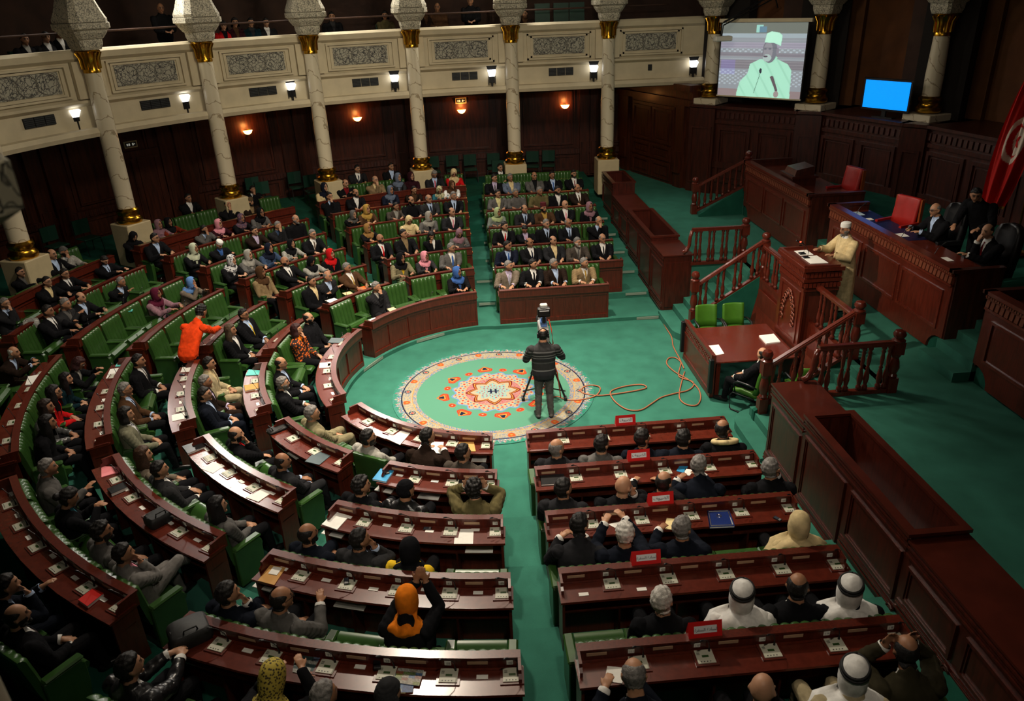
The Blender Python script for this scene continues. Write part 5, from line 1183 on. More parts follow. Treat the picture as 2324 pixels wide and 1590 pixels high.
# ------------------------------------------------------------------ presidium desks
def bigdesk(name, label, cx, y0, y1, zt, depth, face=-1):
    t = thing(name, label, 'desk', (cx, (y0 + y1) / 2, ZD)); h = (y1 - y0) / 2; H = zt - ZD
    prof = [(-h, .34), (-h + .1, .34)] + [(-h + .1 + .3 * math.sin(v), .04 + .3 * math.cos(v)) for v in np.linspace(0, PI / 2, 6)] + [(h - .1 - .3 * math.sin(v), .04 + .3 * math.cos(v)) for v in np.linspace(PI / 2, 0, 6)] + [(h - .1, .34), (h, .34), (h, H - .05), (-h, H - .05)]
    MB().loft([[(x, y, z) for y, z in prof] for x in (.1, .16)]).build('front_panel', WOOD, t)
    m = MB()
    for q in range(3): wallframe(m, lambda u, d, z: (d, u, z), -h + .15 + (2 * h - .3) * q / 3 + .05, -h + .15 + (2 * h - .3) * (q + 1) / 3 - .05, .45, H - .45, .1, .05, .025, .05)
    m.build('panel_moulding', WOODT, t)
    m = MB().box(.02, .2, -h - .02, h + .02, H - .06, H).box(.06, .16, -h, h, H - .32, H - .28); m.box(.05, .16, -h, h, H - .14, H - .06); m.build('cornice', WOODT, t)
    m = MB(); n = int(2 * h / .11)
    for i in range(n): y = -h + 2 * h * (i + .5) / n; m.pbox(lambda u, d, z: (d, u, z), y - .04, y + .04, .055, .13, H - .27, H - .15, 1, .015)
    for i in range(n * 2): y = -h + 2 * h * (i + .5) / n / 2; m.box(.035, .06, y - .018, y + .018, H - .11, H - .075)
    m.build('carved_band', mat('carved_wood_light', (.16, .045, .022), .3, coat=.4), t)
    MB().box(.16, depth, -h, h, H - .22, H - .18).build('desktop', WOODT, t)
    for s in (-1, 1): MB().box(.12, depth, s * h - .04, s * h + .04, .3, H - .05).box(.02, depth, s * h - .06, s * h + .06, H - .06, H).build('end_panel', WOODD, t)
    return t
bigdesk('presidium_desk', 'long carved mahogany presidium desk behind the speaker', 7.2, -2.28, 2.28, 2.93, .95)
bigdesk('side_desk', 'dark carved desk on the raised stage, far side with book stand', 7.15, 3.25, 7.4, 2.92, 1.4)
bigdesk('side_desk', 'dark carved desk on the raised stage, near side at the right edge', 7.15, -7.4, -3.25, 2.92, 1.4)
t = thing('lectern_stand', 'dark carved wooden lectern box standing on the far stage desk', 'lectern', (7.75, 5.1, 2.72), .0)
MB().box(-.3, .3, -.35, .35, 0, .22).box(-.34, .34, -.4, .4, .22, .28).build('base', WOODD, t)
m = MB(); m.loft([[(-.25, -.33, .28), (.25, -.33, .28), (.25, .33, .28), (-.25, .33, .28)], [(-.2, -.3, .42), (.25, -.3, .5), (.25, .3, .5), (-.2, .3, .42)]]); m.build('sloped_top', WOODD, t)
REDL = mat('red_leather', (.3, .01, .006), .45, noise=.15, nscale=5)
def red_chair():
    t = thing('red_armchair', 'x', 'chair')
    m = MB(); rings = [[(x, y + .05 * (x / .27) ** 2, z) for x in np.linspace(-.27, .27, 9)] + [(x, y - .07, z) for x in np.linspace(.27, -.27, 9)] for y, z in ((-.18, .4), (-.22, .7), (-.27, 1.0), (-.29, 1.1), (-.3, 1.13))]
    m.loft(rings).build('backrest', REDL, t, True); MB().box(-.27, .27, -.2, .27, .38, .5).build('seat', REDL, t, bevel=.03)
    for s in (-1, 1):
        MB().box(s * .3 - .02, s * .3 + .02, -.35, -.27, 0, 1.12).build('back_post', mat('orange_wood', (.25, .06, .015), .35), t); MB().box(s * .3 - .03, s * .3 + .03, -.3, .24, .6, .65).build('armrest', REDL, t); MB().box(s * .3 - .02, s * .3 + .02, .18, .24, 0, .6).build('front_leg', WOOD, t)
    return t
rc = red_chair(); rc.location = (8.15, 1.1, 2.15); rc.rotation_euler = (0, 0, PI / 2 + .35); rc['label'] = 'empty red leather armchair behind the presidium desk'; rc['group'] = 'red armchairs'
dup(rc, (8.45, 4.1, 2.15), PI / 2 + .2, 'red leather armchair behind the far carved stage desk', 'red armchairs')
def bchair(label, loc, rz):
    t = thing('high_back_chair', label, 'chair', loc, rz); L = mat('black_leather', (.006, .006, .007), .4)
    m = MB(); rings = [[(x * w, y + .06 * x * x, z) for x in np.linspace(-1, 1, 9)] + [(x * w, y - .09, z) for x in np.linspace(1, -1, 9)] for y, z, w in ((-.2, .4, .3), (-.24, .8, .31), (-.28, 1.15, .28), (-.3, 1.26, .2), (-.3, 1.3, .08))]
    m.loft(rings).build('backrest', L, t, True); MB().box(-.29, .29, -.22, .27, .36, .5).build('seat', L, t, bevel=.04)
    for s in (-1, 1): MB().box(s * .34 - .04, s * .34 + .04, -.25, .25, .58, .66).box(s * .34 - .02, s * .34 + .02, -.02, .04, .4, .6).build('armrest', L, t)
    MB().lathe([(0, .03), (.04, .03), (.04, .36), (0, .36)], n=10).box(-.3, .3, -.03, .03, .0, .06).box(-.03, .03, -.3, .3, 0, .06).build('pedestal_base', BLACKM, t)
bchair('black leather high back chair of the man in the pale tie behind the desk', (8.35, -.1, 2.15), PI / 2); bchair('black leather high back chair at the near end of the presidium desk', (8.35, -1.6, 2.15), PI / 2)
# ------------------------------------------------------------------ carpet medallion
def rug():
    nr, na = 150, 720; r1 = 2.07; V = []; cols = []
    rs = np.linspace(0, r1, nr); th = np.linspace(0, 2 * PI, na, endpoint=False)
    RR, TH = np.meshgrid(rs, th, indexing='ij'); X, Y = RR * np.cos(TH), RR * np.sin(TH)
    G = np.array((.085, .22, .155)); CR = np.array((.3, .265, .185)); RD = np.array((.33, .03, .022)); BL = np.array((.08, .15, .28)); NV = np.array((.012, .016, .04)); GO = np.array((.36, .2, .05)); OR = np.array((.42, .085, .025)); PK = np.array((.33, .12, .13))
    Cc = np.tile(G, (nr, na, 1)); ns = rng.random((nr, na))
    def put(mask, c): Cc[mask] = c
    # border bands
    put(RR > 1.58, CR); put((RR > 1.58) & (RR < 1.66) & (ns > .45), BL); put((RR > 1.58) & (RR < 1.66) & (ns > .85), GO)
    put((RR > 1.655) & (RR < 1.675), GO); bd = (RR > 1.69) & (RR < 1.87)
    put(bd & (ns > .72), BL); put(bd & (ns > .86), np.array((.25, .2, .12)))
    t30 = (TH * 24 / (2 * PI)) % 1 - .5; dx, dy = t30 * 2 * PI / 24 * RR, RR - 1.78
    a = (np.abs(dx) * 1.1 + dy * .55) ; heart = (dx ** 2 + (dy - .35 * np.abs(dx)) ** 2) < .075 ** 2
    ev = (np.floor(TH * 24 / (2 * PI)).astype(int) % 2) == 0
    put(bd & heart & ev, OR); put(bd & ((dx ** 2 + dy ** 2) < .028 ** 2) & ev, GO); put(bd & ~ev & ((np.abs(np.hypot(dx, dy) - .06)) < .012), NV); put(bd & ~ev & ((dx ** 2 + dy ** 2) < .03 ** 2), RD)
    put((RR > 1.87) & (RR < 1.9), NV); ob = RR > 1.9; put(ob, np.array((.16, .22, .22))); put(ob & (ns > .6), BL); put(ob & (ns > .78), np.array((.45, .4, .3))); put(ob & (ns > .93), RD); put(ob & (ns < .1), GO)
    wob = 1.985 + .03 * np.sin(TH * 48) + .03 * np.sin(TH * 131); put(RR > wob, np.array((.03, .19, .13))); put((RR > wob) & (ns > .75), np.array((.1, .17, .17)))
    # central medallion: scalloped cream field, star, little flowers
    sc = .79 + .07 * np.abs(np.sin(TH * 8)) + .03 * np.sin(TH * 16); inn = RR < sc
    put(inn, CR); put(inn & (RR > sc - .035), BL * 1.3)
    q = np.sin(RR * 42) * np.sin(TH * 24); put(inn & (RR < sc - .05) & (q > .62), RD); put(inn & (RR < sc - .05) & (q < -.72), BL); put(inn & (RR < sc - .05) & (np.abs(q) < .05) & (ns > .55), GO * .8)
    st = lambda k, r0: r0 / np.maximum(np.abs(np.cos(((TH + k) % (PI / 4)) - PI / 8)), .2)
    star = lambda r0: RR < r0 * (.78 + .34 * (np.abs(((TH * 8 / (2 * PI)) % 1) - .5) * 2))
    ring = RR < .58; put(ring & (ns > .25) & ~star(.52), PK * .9)
    put(star(.52), RD * .35); put(star(.485), GO); put(star(.46), RD * .5); put(star(.43), CR); put(star(.33), np.array((.16, .3, .3)))
    put(star(.33) & (np.sin(RR * 60) * np.sin(TH * 12) > .5), CR); put(star(.33) & (np.sin(RR * 60) * np.sin(TH * 12) < -.6), RD)
    put((np.abs(np.abs(X) - .05) < .02) & (np.abs(Y) < .1), NV); put((np.abs(Y) < .02) & (np.abs(X) < .12), NV)
    for j in range(16):
        t = 2 * PI * j / 16 + .12; big = j % 2 == 0; rr = 1.06 if big else .98; x0, y0 = rr * math.cos(t), rr * math.sin(t)
        e1 = (X - x0) * math.cos(t) + (Y - y0) * math.sin(t); e2 = -(X - x0) * math.sin(t) + (Y - y0) * math.cos(t)
        if big:
            sh = lambda s: (np.abs(e2) < s * (.11 - .75 * np.maximum(e1 + .02, 0) - .25 * np.maximum(-e1 - .05, 0))) & (e1 > -.09 * s) & (e1 < .15 * s)
            put(sh(1.5), RD); put(sh(1.25), OR); put(sh(.95), RD); put(sh(.8), GO); put(sh(.5), NV)
        else: put(np.hypot(e1, e2 * .8) < .07, OR); put((np.hypot(e1, e2 * .8) < .055) & (ns > .4), RD * .8); put(np.hypot(e1, e2) < .02, CR)
    v = [(0, 0, .012)]; f = []
    me = bpy.data.meshes.new('medallion_carpet')
    verts = np.stack([X, Y, np.full_like(X, .012)], -1).reshape(-1, 3)
    f = []
    for i in range(nr - 1):
        for j in range(na): f.append((i * na + j, (i + 1) * na + j, (i + 1) * na + (j + 1) % na, i * na + (j + 1) % na))
    me.from_pydata(verts.tolist(), [], f); setcols(me, Cc.reshape(-1, 3)); me.materials.append(vcol_mat('woven_carpet', .95, spec=.05))
    o = bpy.data.objects.new('medallion_carpet', me); link(o); o.location = (-.565, 0, 0); tag(o, 'round woven medallion carpet with floral border on the green floor', 'carpet')
rug()
# ------------------------------------------------------------------ painted flat things: screen picture, television, flag
def vplane(w, h, nx, ny, fcol, fpos):
    us, vs = np.meshgrid(np.linspace(0, 1, nx), np.linspace(0, 1, ny)); P = fpos(us, vs).reshape(-1, 3); f = []
    for j in range(ny - 1):
        for i in range(nx - 1): a = j * nx + i; f.append((a, a + 1, a + nx + 1, a + nx))
    me = bpy.data.meshes.new('m'); me.from_pydata(P.tolist(), [], f); setcols(me, fcol(us, vs).reshape(-1, 3)); return me
def poly(us, vs, pts):
    ins = np.zeros(us.shape, bool); n = len(pts)
    for i in range(n):
        x0, y0 = pts[i]; x1, y1 = pts[(i + 1) % n]
        if y0 == y1: continue
        c = ((vs < y0) != (vs < y1)) & (us < (x1 - x0) * (vs - y0) / (y1 - y0) + x0); ins ^= c
    return ins
def screen_cols(u, v):                       # v up; a robed speaker with white cap in front of carved panelling
    c = np.zeros(u.shape + (3,)); c[:] = (.3, .33, .37)
    c[v > .86] = (.19, .21, .19)
    for a, b, col in ((.8, .86, (.36, .43, .48)), (.66, .74, (.33, .32, .4)), (.55, .6, (.24, .23, .27)), (.38, .5, (.23, .22, .25)), (.0, .1, (.3, .24, .25))): c[(v > a) & (v < b)] = col
    w = (np.sin(u * 95) * np.sin(v * 120) > .2); c[(w & (v > .6) & (v < .66)) | (w & (v > .16) & (v < .36))] += np.array((.12, .15, .17))
    c[(np.abs(v * 28 % 1 - .5) < .1) & (v > .4) & (v < .8)] += .07
    E = lambda x, y, a, b: ((u - x) / a) ** 2 + ((v - y) / b) ** 2 < 1
    R_ = np.array((.42, .78, .62))
    body = poly(u, v, [(.24, .04), (.27, .2), (.36, .32), (.38, .45), (.5, .52), (.58, .5), (.68, .53), (.82, .46), (.87, .38), (.88, .0), (.24, .0)])
    c[body] = R_; fold = body & (np.sin(u * 40 + v * 22) > .86); c[fold] *= .88
    c[poly(u, v, [(.55, .5), (.57, .54), (.66, .58), (.7, .54), (.66, .48), (.6, .46)])] = R_ * .92
    c[E(.6, .63, .085, .16)] = (.2, .21, .25); c[E(.58, .62, .055, .13)] = (.3, .3, .34); c[E(.69, .63, .018, .04)] = (.26, .25, .3)
    c[E(.575, .535, .05, .05)] = (.42, .52, .52); c[E(.555, .555, .025, .012)] = (.12, .1, .13)
    c[(np.abs(v - .668) < .004) & (u > .53) & (u < .68)] = (.1, .11, .14); c[E(.545, .655, .016, .012)] = (.18, .19, .23); c[E(.6, .655, .018, .012)] = (.18, .19, .23)
    c[poly(u, v, [(.53, .74), (.55, .86), (.6, .885), (.69, .87), (.73, .83), (.72, .7), (.64, .735)])] = (.5, .86, .7)
    c[poly(u, v, [(.45, .05), (.455, .05), (.515, .33), (.51, .33)])] = (.05, .05, .07); c[E(.513, .36, .016, .035)] = (.04, .04, .06)
    c[poly(u, v, [(.63, .28), (.65, .3), (.67, .29), (.73, .12), (.74, .06), (.72, .05), (.69, .14)])] = (.14, .11, .13); c[E(.72, .05, .03, .045)] = (.35, .3, .3)
    c[poly(u, v, [(.42, .87), (.42, .97), (.5, .97), (.49, .87)])] = (.35, .65, .6); c[poly(u, v, [(.46, .87), (.46, .95), (.54, .95), (.54, .87)])] = (.16, .27, .36)
    c[(u > .02) & (u < .2) & (v > .3) & (v < .5)] += np.array((.02, .0, .22)) * .6
    c[:, :2][:] = c[:, :2] * .8
    return np.clip(c, 0, 1)
p0, p1 = Vector((7.28, 10.43, 0)), Vector((9.07, 8.48, 0))
t = thing('projection_screen', 'projection screen showing a robed man in a white cap between two marble columns', 'screen', (8.17, 9.45, 4.3), R(-47.4)); inv = t.matrix_world.inverted()
W = (p1 - p0).length; H = 2.06
pos = lambda u, v: np.stack([(u - .5) * W, np.full_like(u, -.02), .06 + v * H], -1)
o = bpy.data.objects.new('picture', vplane(W, H, 190, 230, screen_cols, pos)); link(o); o.parent = t; o.data.materials.append(vcol_mat('projected_picture', .7, emit=.72))
MB().box(-W / 2 - .03, W / 2 + .03, -.015, .0, .03, H + .1).build('fabric', BLACK, t); MB().box(-W / 2 - .08, W / 2 + .12, -.06, .06, H + .07, H + .17).build('roller_case', PLASTER, t); MB().box(-W / 2 - .03, W / 2 + .03, -.03, .02, .02, .06).build('bottom_bar', PLASTER, t)
t = thing('projector_boom', 'black lattice boom arm carrying a pale projector left of the projection screen', 'projector boom', (8.6, 9.9, 7.0))
A, Bq = Vector((.0, .1, .03)), Vector((-1.5, -.05, -.63)); m = MB()
for off in ((0, 0, 0), (0, .06, .14), (0, -.06, .14)): m.tube([A + Vector(off), Bq + Vector(off) * .55], .02, 5)
for i in range(7):
    q = A.lerp(Bq, i / 6.5); s = 1 - .45 * i / 6.5; m.tube([q, q + Vector((-.1, .06, .14)) * s, q + Vector((-.2, 0, -.08)) * 1], .01, 4)
m.tube([A + Vector((0, 0, .14)), A + Vector((.22, .15, -.25))], .02, 5).tube([Bq, Bq + Vector((-.02, 0, -.3))], .015, 5); m.build('lattice_arm', BLACKM, t)
MB().box(-.24, .26, -.15, .15, -.07, .07).xf(Matrix.Translation(Bq + Vector((0, 0, -.36)))).build('projector', mat('pale_casing', (.6, .58, .5), .5), t, bevel=.025)
t = thing('television', 'wide flat television with a plain bright blue picture on the stage wall shelf', 'television', (10.52, 6.47, 4.05), R(-62.5))
MB().box(-.71, .71, 0, .06, .17, 1.0).build('casing', BLACK, t, bevel=.01); MB().box(-.3, .3, -.05, .15, 0, .03).box(-.06, .06, .0, .05, .0, .2).build('stand', BLACK, t)
MB().box(-.65, .65, -.008, .0, .23, .94).build('picture', mat('blue_picture', (.0, .16, .9), .4, emit=.95, ecol=(0, .33, 1)), t)
def flag_cols(u, v):
    c = np.zeros(u.shape + (3,)); c[:] = (.5, .012, .008)
    x, y = (u - .52) * 1.15, (v - .50) * 1.75
    c[x * x + y * y < .3 ** 2] = (.72, .6, .5)
    r1 = (x * x + y * y < .225 ** 2) & ~((x - .06) ** 2 + y * y < .18 ** 2); c[r1] = (.5, .012, .008)
    a = np.arctan2(y, x - .045) ; rr = np.hypot(x - .045, y); k = np.abs(((a + PI) * 5 / (2 * PI)) % 1 - .5) * 2
    c[rr < .125 * (.4 + .6 * k ** 1.2)] = (.5, .012, .008)
    c[v < .02] = (.35, .2, .03)
    for i, (x0, w, y0, h) in enumerate(((.44, .1, .83, .012), (.47, .012, .83, .05), (.52, .012, .83, .07), (.58, .08, .86, .012), (.62, .012, .85, .05), (.68, .05, .84, .014), (.71, .012, .83, .06))): c[(u > x0) & (u < x0 + w) & (v > y0) & (v < y0 + h)] = (.7, .55, .45)
    return c
def flag_pos(u, v):
    w = .32 + .62 * np.sin(np.clip(v, 0, 1) * PI) ** .8 * .55 + .1 * (1 - v); x = (u - .5) * w + (1 - v) ** 1.2 * -.28 + .06; y = .09 * np.sin(u * 15 + v * 2) * (.6 + .4 * (1 - v)) + .03 * np.sin(u * 31); z = v * 2.75
    return np.stack([x, y, z], -1)
t = thing('flag', 'red flag with white disc, red crescent and star hanging from a pole', 'flag', (10.08, .62, 3.05), R(-62))
me = vplane(1, 1, 90, 170, flag_cols, flag_pos); o = bpy.data.objects.new('cloth', me); link(o); o.parent = t; me.materials.append(vcol_mat('flag_cloth', .75)); me.polygons.foreach_set('use_smooth', [True] * len(me.polygons))
MB().tube([(.36, .12, -.85), (.3, .12, 2.95)], .022, 10).lathe([(0, 2.93), (.03, 2.95), (.05, 3.02), (.03, 3.1), (0, 3.14)], (.3, .12, 0)).build('pole', GOLD, t); MB().lathe([(0, -.85), (.22, -.85), (.2, -.8), (.05, -.74), (0, -.74)], (.36, .12, 0)).build('pole_base', GOLD, t)
# ------------------------------------------------------------------ cables and the television camera
CABM = mat('orange_cable', (.36, .13, .06), .55)
def cable(name, label, pts, r=.014):
    P = [Vector((x, y, .02)) for x, y in pts]; Q = []
    for i in range(len(P) - 1):
        a, b, c, d = P[max(i - 1, 0)], P[i], P[i + 1], P[min(i + 2, len(P) - 1)]
        for s in (0, .25, .5, .75): Q.append(.5 * ((2 * b) + (c - a) * s + (2 * a - 5 * b + 4 * c - d) * s * s + (3 * b - a - 3 * c + d) * s ** 3))
    o = MB().tube(Q, r, 6).build(name, CABM, None, True); tag(o, label, 'cable')
cable('cable', 'orange cable running along the far parapet foot to the reporters table', [(3.79, 3.3), (3.76, 2.56), (3.74, 2.03), (3.64, 1.54), (3.6, .86), (3.55, .32)])
cable('cable', 'orange cable lying in loose loops on the green floor by the television camera', [(.55, -.5), (.71, -.44), (.91, -.62), (1.26, -.62), (1.51, -.48), (1.63, -.19), (1.5, -.06), (1.3, -.11), (1.22, -.33), (1.46, -.5), (1.79, -.51), (2.29, -.43), (2.56, -.33), (2.49, -.18), (2.16, -.2), (1.85, -.34), (1.78, -.54), (1.83, -.88), (1.99, -1.17), (2.24, -1.21), (2.52, -.98), (2.75, -.78), (3.05, -.66), (3.35, -.57), (3.53, -.38), (3.55, -.19), (3.37, 0), (3.38, .19), (3.52, .54), (3.58, .74), (3.52, .96), (3.37, .95), (3.26, .68), (3.32, .3), (3.49, -.08), (3.56, -.3), (3.58, -.6), (3.5, -.95), (3.34, -1.19), (3.16, -1.13), (3.1, -.89), (3.2, -.53), (3.43, .03), (3.55, .3)])
t = thing('television_camera', 'broadcast television camera on a black wheeled tripod in front of its operator', 'camera', (.45, -.62, 0))
feet = [Vector((-.44, .16, .05)), Vector((.4, .04, .05)), Vector((.03, .75, .05))]; top = Vector((0, .25, 1.2))
for f in feet:
    hip = top + (f - top).normalized() * .06; m = MB(); k = hip.lerp(f, .52)
    for s in (-.03, .03): m.tube([hip + Vector((s, s, 0)), k + Vector((s, s, 0)) * .8], .017, 6)
    m.tube([k, f], .02, 6); g = m.build('leg', BLACKM, t); m = MB(); m.box(-.03, .03, -.06, .06, -.05, .03).xf(Matrix.Translation(f)); m.build('caster', BLACK, g)
m = MB(); hub = sum(feet, Vector()) / 3 + Vector((0, 0, .14))
for f in feet: m.tube([hub, f + Vector((0, 0, .16))], .014, 5)
m.build('spreader', BLACKM, t)
MB().lathe([(0, 1.12), (.07, 1.12), (.09, 1.2), (.07, 1.28), (.1, 1.33), (.1, 1.38), (0, 1.38)], (0, .25, 0)).build('fluid_head', BLACK, t)
for s in (-1, 1): MB().tube([(s * .07, .22, 1.3), (s * .2, -.1, 1.2), (s * .27, -.33, 1.16)], [.012, .012, .018], 6).build('pan_handle', BLACK, t)
MB().box(-.09, .09, -.05, .45, 1.4, 1.62).box(-.07, .07, -.25, -.05, 1.42, 1.58).build('camera_body', mat('camera_grey', (.25, .25, .24), .5), t, bevel=.02)
MB().tube([(0, .45, 1.5), (0, .62, 1.5), (0, .8, 1.5)], [.075, .075, .085], 14).build('lens', BLACK, t); MB().box(-.06, .06, .05, .25, 1.62, 1.72).box(-.05, .05, .08, .2, 1.72, 1.8).build('transmitter', mat('transmitter_blue', (.1, .2, .45), .4), t, bevel=.01)
MB().box(-.12, .12, .0, .1, 1.84, 2.02).box(-.03, .03, .03, .08, 1.7, 1.86).box(-.1, .1, -.06, .0, 1.9, 2.0).build('viewfinder', BLACK, t, bevel=.012); MB().box(-.07, .07, .0, .1, 2.02, 2.1).build('viewfinder_hood', mat('grey_hood', (.35, .35, .34), .5), t, bevel=.015)
MB().tube([(.1, .1, 1.75), (.13, -.05, 1.6), (.16, -.02, 1.3), (.1, .1, 1.1), (.25, .1, .6), (.3, -.02, .1)], .012, 6).build('camera_cable', mat('red_cable', (.5, .06, .02), .5), t, True)
# ------------------------------------------------------------------ red tent signs with Arabic lettering
REDP = mat('red_board', (.62, .012, .012), .45)
def sign(x, y, z, rz, w, text, label):
    t = thing('tent_sign', label, 'sign', (x, y, z), rz)
    m = MB(); m.loft([[(xx, yy, zz) for yy, zz in ((-.05, 0), (-.0, .165), (.05, 0))] for xx in (-w / 2, w / 2)]); m.build('red_board', REDP, t)
    tilt = math.atan2(.05, .165); f = lambda u, v, e: (u, -.05 + .05 * v / .165 - e, v + e * .3)
    m = MB(); m.add([f(-w * .34, .045, .003), (f(w * .34, .045, .003)), f(w * .34, .12, .003), f(-w * .34, .12, .003)], [(0, 1, 2, 3)]); m.build('white_label', mat('label_white', (.75, .76, .78), .6), t)
    c = bpy.data.curves.new('lettering', 'FONT'); c.body = text; c.align_x = 'CENTER'; c.size = .062 if len(text) < 8 else .044
    to = bpy.data.objects.new('tmp', c); link(to); dg = bpy.context.evaluated_depsgraph_get(); me = bpy.data.meshes.new_from_object(to.evaluated_get(dg)); bpy.data.objects.remove(to)
    o = bpy.data.objects.new('lettering', me); link(o); o.parent = t; me.materials.clear(); me.materials.append(INK); o.rotation_euler = (PI / 2 - tilt, 0, 0); o.location = f(0, .068, .006)
G1 = '\uFE8D\uFEDF\uFEC0\uFEF4\uFEEE\uFED1'[::-1]; G2 = '\uFE8D\uFEDF\uFEB4\uFE8E\uFEA9\uFE93 \uFE8D\uFEDF\uFEB4\uFED4\uFEAE\uFE8D\uFE80'[::-1]
for k, (x, txt, w) in enumerate(((1.45, G1, .33), (1.36, G1, .33), (1.345, G1, .34), (.83, G2, .34), (1.1, G2, .34)), 1):
    sign(x, -Rn(k) + .015 if k != 99 else 0, tz(k) + .89, .02, w, txt, f'red tent sign with Arabic lettering standing on the {RN(k)} desk ledge of near right block')
# ------------------------------------------------------------------ things lying on desks
COLS = dict(white=WHITE, cream=CREAMP, buff=mat('buff_envelope', (.55, .3, .09), .7), blue=mat('blue_folder', (.03, .27, .5), .45), teal=mat('teal_folder', (.12, .55, .5), .5), pink=mat('pink_folder', (.8, .27, .3), .6), red=mat('red_book', (.6, .02, .015), .4), black=mat('black_folder', (.012, .012, .013), .3), grey=mat('grey_folder', (.09, .12, .13), .3), orange=mat('orange_folder', (.8, .16, .02), .5), yellow=mat('yellow_sheet', (.75, .6, .15), .7), green=mat('green_sheet', (.3, .45, .2), .7), navy=mat('navy_cover', (.008, .025, .14), .35), dred=mat('dark_red_book', (.2, .02, .01), .4), paleblue=mat('pale_blue_sheet', (.5, .65, .75), .7))
def flat(name, cat, label, pts, z, th, col, group=None, edge=None):
    cx = sum(p[0] for p in pts) / len(pts); cy = sum(p[1] for p in pts) / len(pts); P = [(x - cx, y - cy) for x, y in pts]
    if edge:                                    # a book or bound folder: cover boards round a paper block
        t = thing(name, label, cat, (cx, cy, z))
        MB().loft([[(x * .97, y * .97, h) for x, y in P] for h in (.004, th - .004)]).build('paper_block', WHITE, t)
        MB().loft([[(x, y, h) for x, y in P] for h in (0, .004)]).build('back_cover', COLS[col], t); MB().loft([[(x, y, h) for x, y in P] for h in (th - .004, th)]).build('front_cover', COLS[col], t)
        e = P[0], P[3]; MB().loft([[(a[0] * k, a[1] * k, h) for a, k in ((P[0], 1), (P[3], 1), (P[3], .965), (P[0], .965))] for h in (0, th)]).build('spine', COLS[col], t); return t
    o = MB().loft([[(x, y, h) for x, y in P] for h in (0, th)]).build(name, COLS[col]); o.location = (cx, cy, z); tag(o, label, cat, group); return o
ZT = lambda k: tz(k) + .746
